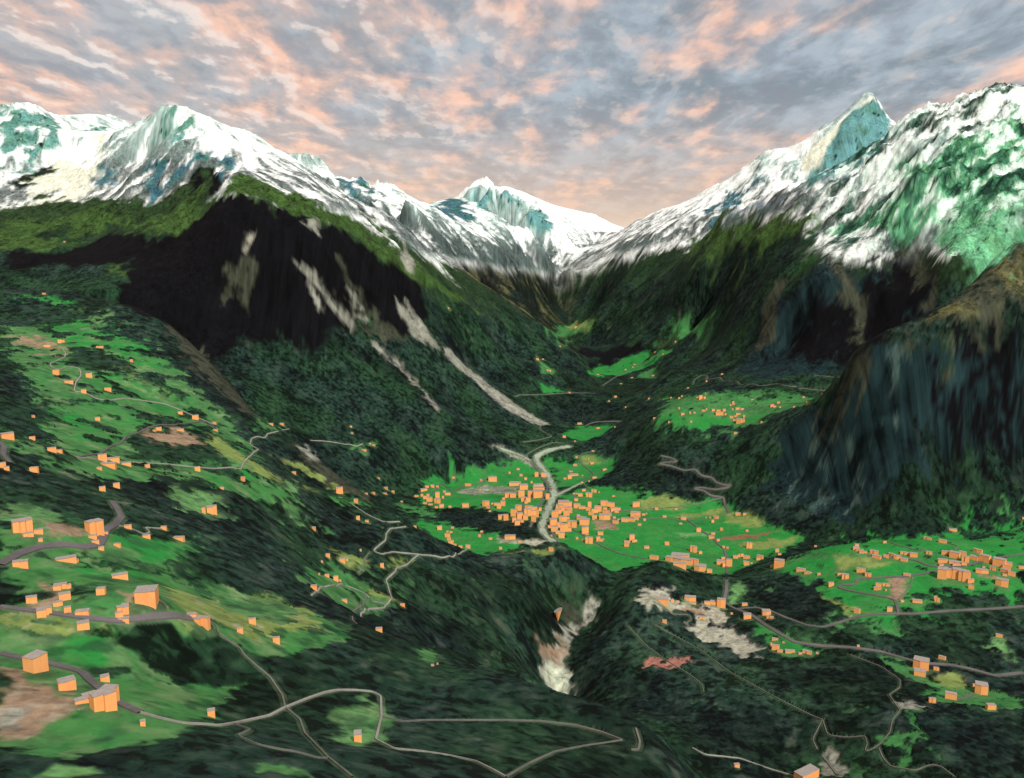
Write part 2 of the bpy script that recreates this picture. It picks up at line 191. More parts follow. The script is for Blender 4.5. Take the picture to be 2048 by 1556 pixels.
COVER = """
teal 3|0 225 30 210 60 212 90 230 75 255 20 290 0 300
teal 3|65 290 90 240 125 258 100 300 70 330 40 350 20 350
teal 3|155 246 220 250 200 262 160 262
teal 3|330 240 350 215 380 235 400 270 350 280 330 275
bluerock 3|350 330 400 285 430 295 420 320 360 345
bluerock 3|295 345 335 335 345 350 320 380 300 385
bluerock 3|205 345 230 325 245 340 225 372 208 368
bluerock 3|415 325 440 310 465 330 440 365 420 360
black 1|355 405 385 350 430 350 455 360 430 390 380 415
darkforest 1|30 365 70 340 150 320 100 350 50 375
cream 4|60 385 100 340 160 315 220 330 200 370 120 400
alpine 3|0 440 60 425 150 412 250 420 330 400 400 410 400 435 370 460 300 470 200 450 100 470 0 500
alpine_dark 3|0 420 100 400 200 395 300 385 400 380 440 385 410 420 300 440 150 425 0 450
alpine 3|330 420 390 400 410 425 350 470 320 450
alpine 2|0 490 80 478 150 490 80 500 0 505
alpine 3|225 520 250 495 255 540 270 560 230 560
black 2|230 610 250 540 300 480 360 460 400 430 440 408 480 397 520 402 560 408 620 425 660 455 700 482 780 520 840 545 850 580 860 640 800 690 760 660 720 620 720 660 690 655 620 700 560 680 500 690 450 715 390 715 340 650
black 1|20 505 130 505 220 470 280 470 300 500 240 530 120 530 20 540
alpine 1|440 400 480 345 520 360 600 400 680 430 760 480 820 510 860 550 800 530 720 480 640 440 560 405 500 395
alpine 1|540 390 600 385 700 440 800 500 870 560 960 620 900 600 800 540 660 440
rockgreen 2|430 590 460 550 490 522 505 535 510 570 503 600 495 640 485 600 488 560 460 580
gravel 1|492 465 503 458 500 480 490 500
scree 1|585 513 612 525 640 560 665 590 690 615 715 650 705 658 680 625 650 595 615 560
scree 1|612 570 630 590 650 612 632 610
scree 1|700 590 715 600 740 650 715 640
scree 1|795 600 812 622 845 660 850 680 825 672 805 640
scree 1|600 440 640 440 640 470 628 465
scree 1|815 612 850 655 878 690 868 686 832 656
rockgreen 3|700 585 740 610 800 660 820 700 780 690 730 640
scree 1|800 480 830 530 815 540 795 500
scree 1|742 675 760 692 800 730 850 782 884 825 878 826 840 780 790 732 748 692
scree 1|868 668 880 680 922 722 970 764 1010 792 1050 822 1100 848 1112 852 1062 848 1008 814 962 776 906 724
scree 1|965 890 1000 893 1040 908 1070 930 1050 925 1010 905
meadow 2|828 986 860 967 905 955 950 938 1000 928 1040 920 1060 925 1085 950 1098 985 1085 1010 1065 1045 1030 1040 1000 1022 950 1012 880 1018 840 1008
runway 1|920 976 965 972 1040 974 1045 986 960 990 918 986
meadow 2|1085 916 1130 920 1150 930 1175 912 1230 922 1215 945 1170 965 1130 978 1110 965 1095 940
meadow 2|1185 970 1240 977 1330 992 1400 1005 1445 1002 1480 1030 1530 1045 1600 1068 1612 1085 1560 1105 1460 1150 1430 1150 1345 1130 1310 1121 1270 1130 1235 1146 1190 1130 1150 1100 1115 1085 1105 1040 1125 990
olive 1|1270 1000 1330 990 1390 1008 1350 1020 1280 1018
olive 1|1340 1030 1400 1025 1450 1015 1440 1030 1360 1037
olive 1|1450 1025 1500 1025 1530 1045 1500 1055 1450 1045
soil 1|1440 1075 1500 1068 1570 1062 1500 1078 1445 1080
olive 1|1465 1085 1540 1080 1600 1070 1570 1095 1500 1103
meadow_pale 1|1350 1067 1420 1065 1425 1072 1360 1074
brown 1|1185 1045 1215 1040 1235 1050 1235 1060 1195 1060
meadow_dull 1|1230 915 1190 912 1160 915 1165 930 1210 925
olive 1|1165 915 1190 914 1200 925 1170 930
meadow 2|830 1040 880 1043 930 1052 1000 1068 1062 1090 1030 1100 980 1107 940 1100 910 1095 870 1075 845 1060
meadow_dull 2|770 1003 815 1010 880 1030 860 1035 820 1022
olive 1|1000 1108 1060 1100 1110 1092 1130 1098 1060 1106
darkforest 2|880 1020 940 1015 980 1025 1060 1060 1075 1078 1050 1082 1000 1070 920 1055 870 1045
gravel 1|1000 1075 1050 1078 1100 1085 1070 1090 1000 1082
meadow 2|1172 740 1200 730 1260 716 1325 700 1340 700 1290 735 1240 755 1200 757
meadow_dull 1|1095 662 1120 654 1150 650 1190 640 1178 658 1130 675 1100 672
olive 1|1135 655 1165 645 1190 641 1175 656 1145 662
meadow_dull 1|1120 690 1150 670 1130 692
alpine_dark 1|1300 700 1370 678 1340 695 1320 702
meadow 1|1072 760 1095 768 1130 784 1080 786
meadow_dull 1|1060 712 1085 730 1115 745 1085 748
meadow_dull 1|1270 760 1320 730 1310 755
meadow_dull 3|1300 838 1330 815 1340 795 1400 788 1480 782 1560 788 1640 796 1655 785 1640 800 1590 818 1560 822 1520 850 1480 855 1400 860 1330 855
meadow 2|1320 838 1400 825 1480 825 1540 822 1500 845 1400 855 1340 850
forest 2|1525 795 1555 790 1550 802 1520 802
meadow_dull 1|1430 862 1480 862 1475 870 1440 870
meadow 1|1125 868 1165 852 1230 852 1205 870 1170 882
meadow 3|1555 1130 1600 1110 1640 1100 1700 1084 1800 1078 1900 1062 1960 1050 2048 1048 2048 1190 2000 1200 1900 1217 1830 1226 1790 1222 1740 1240 1700 1235 1680 1215 1650 1180 1610 1160 1570 1150
meadow_dull 2|1570 1120 1640 1103 1700 1100 1760 1120 1700 1135 1620 1120
olive 1|1660 1110 1740 1112 1790 1125 1740 1140 1680 1132
olive 1|1640 1190 1690 1210 1740 1225 1700 1235 1665 1210
brown 1|1770 1160 1820 1158 1810 1190 1790 1200 1775 1185
forest 2|1920 1065 2000 1060 2010 1070 1950 1082
redsoil 1|1965 1148 1995 1147 1985 1154 1965 1153
forest 3|1830 1205 1900 1180 2000 1190 2048 1185 2048 1215 1900 1222 1840 1222
meadow_dull 3|1690 1245 1740 1232 1800 1230 1790 1255 1750 1262
meadow_dull 3|1760 1312 1800 1318 1835 1340 1870 1362 1930 1370 1980 1385 2048 1395 2048 1412 1940 1414 1880 1400 1840 1370
olive 2|1870 1350 1910 1350 1935 1370 1900 1385 1865 1370
meadow_pale 2|1975 1285 2000 1275 2025 1295 2035 1318 2010 1325 1985 1305
meadow 2|1540 1275 1570 1272 1600 1290 1645 1297 1640 1305 1590 1312 1545 1305
meadow 1|1500 1240 1530 1250 1555 1270 1530 1270
meadow_pale 1|1465 1175 1480 1165 1490 1180 1475 1205 1460 1205
gravel 2|1285 1195 1300 1178 1340 1175 1345 1195 1390 1210 1450 1215 1460 1235 1430 1245 1400 1230 1340 1222 1300 1210
gravel 3|1390 1235 1440 1245 1480 1270 1530 1305 1490 1310 1430 1285 1380 1255
brown 2|1330 1215 1400 1215 1440 1225 1390 1235
scree 2|1178 1205 1198 1204 1195 1238 1165 1256 1140 1272 1138 1340 1150 1398 1095 1390 1088 1340 1085 1290 1105 1262 1150 1248
scree 1|1183 1203 1198 1204 1192 1236 1172 1248 1150 1254 1172 1232
brown 2|1078 1290 1100 1280 1135 1285 1130 1325 1110 1342 1092 1320
froth 2|1098 1345 1120 1340 1148 1345 1140 1370 1150 1398 1115 1390 1090 1378
rockgreen 2|1130 1215 1170 1200 1165 1240 1130 1252 1110 1240
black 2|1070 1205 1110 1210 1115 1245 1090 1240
redsoil 3|1295 1325 1350 1308 1400 1318 1430 1332 1370 1335 1310 1335
darkforest 2|1140 1120 1190 1118 1210 1150 1170 1170 1150 1150
darkforest 2|1300 1130 1330 1140 1340 1170 1310 1175 1290 1150
darkforest 3|1350 1460 1400 1420 1480 1440 1560 1500 1600 1540 1500 1556 1400 1530
scree 2|1645 1525 1665 1500 1690 1520 1685 1556 1640 1556
scree 2|1790 1400 1830 1405 1860 1415 1800 1418
darkforest 3|1190 968 1240 940 1300 925 1380 935 1470 950 1460 985 1440 1000 1390 1002 1330 988 1250 975
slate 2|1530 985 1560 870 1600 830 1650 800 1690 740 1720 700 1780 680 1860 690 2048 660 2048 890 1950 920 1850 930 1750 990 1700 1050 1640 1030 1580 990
pale_rock 3|1645 850 1658 850 1652 940 1648 1035 1634 1035 1640 940
pale_rock 3|1690 700 1704 698 1700 740 1680 790 1676 780 1688 740
pale_rock 3|1650 800 1664 790 1676 830 1662 860 1652 840
pale_rock 3|1725 900 1735 900 1722 1010 1712 1010
pale_rock 3|1800 690 1812 680 1816 720 1806 760 1798 740
pale_rock 3|1590 960 1604 955 1570 1010 1558 1015
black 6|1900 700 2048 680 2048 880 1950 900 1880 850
darkforest 3|1830 930 1900 900 1950 950 1900 1010 1840 1000
meadow_dull 2|1990 1005 2048 998 2048 1015 2010 1018
rockgreen 3|1740 678 1800 664 1860 635 1930 585 1990 525 2048 485 2048 620 1960 640 1860 655 1790 672
heath 3|1980 560 2010 535 2048 525 2048 575 2000 580
heath 2|1850 636 1900 610 1950 600 1900 640
rockgreen 3|1640 830 1660 780 1690 745 1700 715 1730 690 1730 740 1700 790 1670 850
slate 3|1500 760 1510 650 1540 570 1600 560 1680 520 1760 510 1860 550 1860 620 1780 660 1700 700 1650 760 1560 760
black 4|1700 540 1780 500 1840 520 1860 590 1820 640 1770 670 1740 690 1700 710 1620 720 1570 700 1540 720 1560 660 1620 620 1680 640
rockgreen 3|1660 520 1690 520 1740 580 1755 640 1730 680 1700 650 1670 600
rockgreen 2|1800 500 1850 530 1880 580 1870 600 1830 560
rockgreen 1|1520 650 1545 560 1600 540 1580 560 1560 600 1540 680 1510 700
meadow_dull 2|1340 660 1420 640 1400 670
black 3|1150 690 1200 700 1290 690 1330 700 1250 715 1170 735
darkforest 3|1070 800 1110 792 1200 795 1240 830 1230 845 1150 845 1100 825
darkforest 3|1000 600 1060 580 1080 590 1050 620 1020 600
alpine 3|1440 440 1560 430 1620 440 1600 470 1500 490 1400 510 1380 500
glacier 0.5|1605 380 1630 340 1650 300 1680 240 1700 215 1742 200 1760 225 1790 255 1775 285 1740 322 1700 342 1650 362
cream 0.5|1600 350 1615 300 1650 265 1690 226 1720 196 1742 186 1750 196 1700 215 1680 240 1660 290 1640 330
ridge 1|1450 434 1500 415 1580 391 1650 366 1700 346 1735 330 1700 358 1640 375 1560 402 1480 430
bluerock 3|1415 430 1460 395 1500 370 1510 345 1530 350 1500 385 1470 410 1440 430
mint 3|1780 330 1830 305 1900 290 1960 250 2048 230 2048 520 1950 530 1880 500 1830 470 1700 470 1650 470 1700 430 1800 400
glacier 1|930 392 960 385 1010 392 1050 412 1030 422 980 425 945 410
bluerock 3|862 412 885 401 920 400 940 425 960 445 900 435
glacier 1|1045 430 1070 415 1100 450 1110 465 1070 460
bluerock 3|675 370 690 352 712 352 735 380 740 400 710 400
meadow_dull 5|0 655 60 650 150 660 300 695 380 760 460 850 500 900 520 930 440 950 300 960 150 950 60 905 0 880
forest 4|0 700 40 745 90 800 110 860 90 900 40 880 0 840
forest 4|125 700 190 690 260 725 330 775 390 825 330 800 240 760 170 745 135 725
forest 4|0 600 60 608 130 625 220 640 300 670 340 700 300 680 220 665 100 650 0 640
forest 5|95 880 110 820 150 795 200 800 150 815 120 860 110 895
forest 5|235 885 290 840 350 822 400 850 450 880 470 915 420 935 330 925 270 910 245 905
forest 5|300 895 400 890 460 905 440 930 330 920
olive 2|250 735 300 770 350 800 330 805 270 770
olive 2|420 870 480 905 560 960 640 985 560 965 480 935 430 905
olive 2|540 905 600 930 690 975 740 1000 690 985 610 950
darkforest 3|330 650 400 710 470 790 560 880 520 870 430 800 350 720
rockgreen 2|340 650 400 702 450 755 520 840 490 825 420 765 350 690
rockgreen 2|575 870 620 915 700 965 745 1002 700 990 640 950 590 905
scree 1|605 885 640 920 625 925 600 900
meadow_dull 6|0 985 100 1000 220 1070 400 1080 380 1150 450 1178 560 1200 650 1238 700 1262 640 1290 450 1280 250 1260 0 1262
meadow_dull 6|0 1262 200 1262 430 1300 480 1380 430 1440 300 1500 100 1556 0 1556
forest 6|0 960 80 985 180 1050 320 1060 420 1110 560 1185 480 1165 380 1120 250 1085 150 1050 60 1010 0 1000
forest 6|0 1100 80 1085 200 1100 300 1115 400 1130 360 1140 200 1120 60 1115
forest 6|170 1150 260 1130 400 1145 500 1180 400 1170 280 1165
forest 6|200 1250 300 1242 430 1260 560 1290 560 1340 420 1350 300 1350 220 1340 200 1290
darkforest 6|270 1290 380 1280 460 1310 480 1370 400 1380 300 1360
forest 6|80 1150 170 1160 200 1210 120 1200
brown 3|230 1180 300 1195 340 1230 260 1225
brown 3|40 668 90 680 125 695 130 715 90 700 50 690
meadow 3|95 650 180 643 225 670 290 690 340 718 330 735 270 728 230 700 130 688
meadow 2|30 590 100 595 160 610 110 610 40 598
meadow_pale 3|150 620 200 630 245 650 200 650
meadow 3|152 752 250 748 330 788 400 832 445 855 400 862 300 815 180 792
meadow_pale 3|250 742 300 770 340 795 300 790
meadow 4|115 830 150 808 230 812 285 840 240 885 180 905 125 905 100 870
meadow_pale 3|100 850 130 870 150 905 115 905
brown 3|300 865 360 860 400 870 390 890 320 895
meadow_pale 2|0 900 60 893 130 910 200 918 250 905 270 930 200 925 100 915
meadow 2|150 932 250 935 320 945 300 960 200 955
meadow_pale 2|440 910 480 920 500 940 470 940
meadow_pale 3|330 990 380 985 450 1000 460 1030 400 1040 360 1015
meadow 3|390 945 500 955 560 975 600 1000 520 1000 420 975
meadow_pale 3|570 960 595 970 610 1010 640 1050 600 1045 580 1000
meadow 2|655 990 690 995 740 1010 700 1012
meadow_dull 2|500 835 540 840 560 860 520 862
meadow_dull 2|690 895 750 885 770 890 720 905
meadow_pale 3|0 1000 60 1005 130 1030 100 1060 0 1040
meadow 4|0 1050 100 1060 180 1080 350 1075 385 1100 340 1120 200 1115 60 1095 0 1085
brown 3|80 1040 150 1050 180 1075 120 1075
meadow 4|0 1115 50 1120 130 1105 200 1140 330 1150 380 1170 300 1190 180 1160 60 1180 0 1200
olive 5|0 1222 120 1230 250 1245 240 1258 100 1262 0 1250
olive 5|320 1190 380 1178 470 1190 520 1188 600 1212 640 1245 560 1283 490 1270 400 1245 330 1240
meadow_pale 5|440 1190 540 1200 600 1225 520 1240 430 1215
brown 3|60 1160 120 1180 110 1220 60 1225
meadow 3|440 1262 560 1285 650 1250 700 1265 640 1295 540 1310 460 1295
meadow 5|0 1258 120 1270 230 1250 190 1300 215 1345 290 1380 400 1350 440 1400 420 1440 330 1445 290 1490 180 1500 90 1480 130 1430 190 1410 130 1350 60 1310 0 1300
brown 4|0 1335 50 1345 130 1400 165 1420 110 1440 50 1470 0 1480
scree 5|0 1400 50 1410 60 1440 20 1460 0 1455
darkforest 5|1160 1360 1230 1345 1330 1360 1345 1395 1250 1412 1170 1400
darkforest 4|1560 1230 1600 1205 1680 1215 1690 1240 1640 1250 1590 1240
darkforest 5|1800 1262 1900 1280 2000 1300 2048 1330 1980 1343 1900 1322 1820 1312
darkforest 5|1880 1440 2048 1430 2048 1556 1920 1556 1880 1500
darkforest 5|1560 1335 1640 1325 1690 1370 1640 1400 1560 1380
darkforest 5|850 1262 950 1240 1000 1290 900 1312
darkforest 5|1030 1210 1070 1200 1110 1240 1080 1280 1040 1250
mossy 5|1190 1262 1290 1252 1400 1290 1500 1345 1600 1400 1500 1405 1400 1350 1300 1310 1220 1300
mossy 5|960 1125 1050 1110 1120 1105 1150 1130 1060 1150 980 1150
meadow_dull 5|1790 1440 1850 1430 1850 1500 1820 1535 1785 1520
meadow_dull 4|280 1490 340 1500 300 1530 240 1520
forest 7|0 1500 90 1490 200 1510 330 1500 450 1520 450 1556 0 1556
darkforest 6|140 1510 260 1505 240 1540 150 1535
meadow_pale 3|60 1556 110 1525 180 1530 190 1556
meadow_pale 4|690 1405 740 1398 765 1425 765 1470 740 1500 695 1490 670 1450
meadow_dull 4|520 1545 570 1540 600 1556 520 1556
meadow_dull 3|620 1135 680 1148 720 1170 790 1205 720 1235 660 1200 600 1150
olive 3|655 1098 700 1108 745 1125 735 1135 690 1130
olive 2|740 1180 790 1195 800 1205 760 1205
olive 2|780 1120 820 1118 810 1130 770 1135
meadow_dull 2|830 1300 870 1302 885 1325 850 1325
"""
# ------------------------------------------------------------------ roads, tracks, streams (surveyed column,row; width in metres)
ROADS = """
d 7.5|0 1308 50 1318 100 1328 140 1338 165 1346 180 1362 205 1382 230 1402 255 1415 282 1426
l 2.6|282 1426 320 1437 370 1448 400 1449 440 1452 475 1446 540 1432 570 1416 620 1396 650 1386 675 1381 710 1381 745 1384 762 1393 763 1435 752 1480 787 1498 850 1504 900 1512 950 1523 985 1540 1012 1555
g 2.0|420 1243 432 1250 437 1268 460 1284 480 1297 487 1310 510 1330 540 1355 565 1392 571 1416 600 1440 610 1468 655 1515 705 1555
g 1.4|470 1449 502 1460 476 1473 515 1490 560 1500 590 1504 640 1518 658 1517
g 1.8|763 1434 805 1444 850 1441 900 1441 1000 1441 1080 1443 1150 1451 1200 1464 1245 1481
g 1.8|1012 1555 1060 1527 1110 1504 1170 1492 1245 1481
g 2.6|1272 1458 1280 1485 1277 1501 1262 1500
d 6|0 1214 60 1222 120 1229 190 1239 240 1243 300 1235 350 1232 385 1238
d 9|0 1130 40 1108 80 1094 130 1090 175 1095 200 1088 207 1075 212 1060 230 1050 243 1035 235 1020 224 1003
g 2.5|224 1003 260 1008 300 1020 320 1028
l 2.0|232 1051 255 1055 290 1070 300 1066 290 1056 325 1058
d 8|0 884 8 895 6 910 20 926
d 3.5|150 915 200 908 225 892 243 887 252 873 280 865 300 855 320 850 350 850 395 845 412 843 432 857
l 3.0|150 915 205 920 260 925 330 928 380 934 430 938 465 935 482 940 487 926 510 903 518 899 500 890 503 878 515 873 530 877 536 868 578 858
l 3.2|122 694 131 707 130 715 100 728 103 735 118 740 135 734 155 735 161 742 162 752 152 765 148 783 168 785 190 797 215 802 250 797 290 802 330 808 360 820 400 838 430 850
l 3.2|620 881 655 883 690 889 705 889 712 895 725 888
l 3.0|705 1010 735 1030 768 1045 800 1044
l 3.4|812 1054 780 1058 772 1070 772 1080 760 1090 746 1103 765 1110 785 1104 830 1109 870 1112 885 1117 910 1112 930 1102 935 1095
l 3.4|838 1110 822 1122 815 1130 793 1137 790 1145 772 1160 778 1180 784 1198 773 1210 768 1217 730 1219 722 1228 721 1242
l 2.6|768 1208 745 1203 736 1192 720 1182 685 1169 660 1172 640 1177 630 1186 622 1193
g 2.4|735 1193 722 1212 705 1225 705 1242 715 1250
g 2.0|740 1104 730 1118 727 1135 717 1147
d 8|1062 925 1074 938 1082 955 1094 968 1095 978 1090 990 1083 1005 1075 1018 1067 1040 1060 1055
d 5|862 990 875 975 882 965 905 985 920 975 930 970 960 968 975 957
d 5|1060 975 1055 990 1047 1005 1045 1022
d 5|1144 1058 1165 1070 1190 1085 1215 1098 1240 1108 1290 1118
d 6|1104 1065 1112 1078 1118 1086
d 5|1186 903 1165 907 1158 915 1160 925 1175 937 1189 950 1163 965 1180 980 1200 985
d 5|1150 990 1148 1003 1143 1018
g 4|1240 1022 1300 1018 1350 1015 1395 1010 1420 1001 1446 996
g 4|1220 1038 1290 1038 1329 1036 1367 1037 1410 1036 1440 1033 1458 1026
d 7|1372 1038 1400 1060 1425 1075 1435 1088 1448 1098 1452 1115 1454 1128 1453 1148
d 10|1453 1160 1453 1180 1448 1205 1470 1218 1500 1228 1530 1250 1560 1268 1590 1285 1640 1292 1700 1295 1760 1303 1800 1315 1840 1327 1900 1330 1940 1338 1990 1352 2047 1346
d 8|1475 1218 1510 1215 1540 1222 1570 1235 1610 1250 1645 1255 1680 1245 1710 1235 1755 1228 1830 1228 1900 1222 1990 1218 2047 1213
d 7|1797 1228 1795 1215 1790 1200 1765 1193 1735 1188 1700 1182 1675 1175 1680 1170 1712 1170 1716 1158 1755 1156 1815 1153 1850 1148 1880 1140
d 6|1735 1110 1760 1115 1800 1117 1830 1120 1850 1130 1880 1135 1930 1132 1990 1117 2047 1108
g 3|1797 1200 1815 1180 1823 1165 1825 1155
g 3|1780 1086 1810 1095 1835 1101 1870 1104
g 3|1885 1084 1910 1090 1918 1094 1908 1102
d 8|1458 1026 1453 1015 1448 1005 1449 995 1420 992 1410 982 1385 978 1400 975 1430 980 1460 975 1465 967 1455 972 1430 965 1425 955 1405 953 1395 945 1392 938 1370 942 1340 932 1315 928 1340 924 1356 925 1345 917 1322 912
g 4|1480 822 1530 812 1560 808 1620 806
g 3.5|1440 755 1445 762 1475 763 1480 770 1510 768 1518 773 1555 768 1580 774 1600 776 1650 782
g 3.5|1386 770 1388 760 1405 750 1415 752 1413 760 1440 755
g 2|1628 751 1680 756
d 9|1170 852 1185 845 1215 843 1243 843
g 3.5|1028 793 1040 790 1080 790 1140 786 1190 787
g 3.5|1205 772 1230 755 1270 735 1320 708
g 3.5|1040 922 1060 905 1080 895 1105 885 1128 887
g 4|1045 885 1080 880 1105 873 1080 860 1080 850
g 2.2|1306 1204 1330 1215 1340 1228 1380 1230 1383 1240 1370 1248
g 1.8|1310 1250 1400 1300 1460 1345 1560 1400 1620 1430 1645 1440
g 1.8|1645 1440 1655 1470 1670 1473 1700 1475 1730 1472 1735 1490 1728 1503 1740 1502 1758 1490 1780 1465 1785 1440 1800 1422 1778 1390 1800 1375 1800 1360 1765 1335 1740 1325 1700 1310
g 2.2|1758 1497 1765 1515 1780 1533 1830 1542 1860 1530 1880 1532 1910 1555
l 2.4|1385 1496 1410 1510 1480 1517 1530 1535 1590 1553
g 2.0|1645 1440 1625 1480 1635 1500
g 1.6|1255 1252 1290 1290 1330 1320 1380 1350 1405 1370 1407 1385
g 5|1645 1512 1660 1530 1675 1550
d 5|1910 1400 1930 1397 1945 1388
w 21|1140 893 1112 897 1088 904 1072 914 1076 926 1092 945 1100 960 1107 975 1108 990 1100 1008 1092 1030 1084 1050 1086 1065 1096 1076 1114 1088
w 9|1109 993 1125 985 1145 975 1162 966
w 9|1000 897 1040 910 1060 921
"""
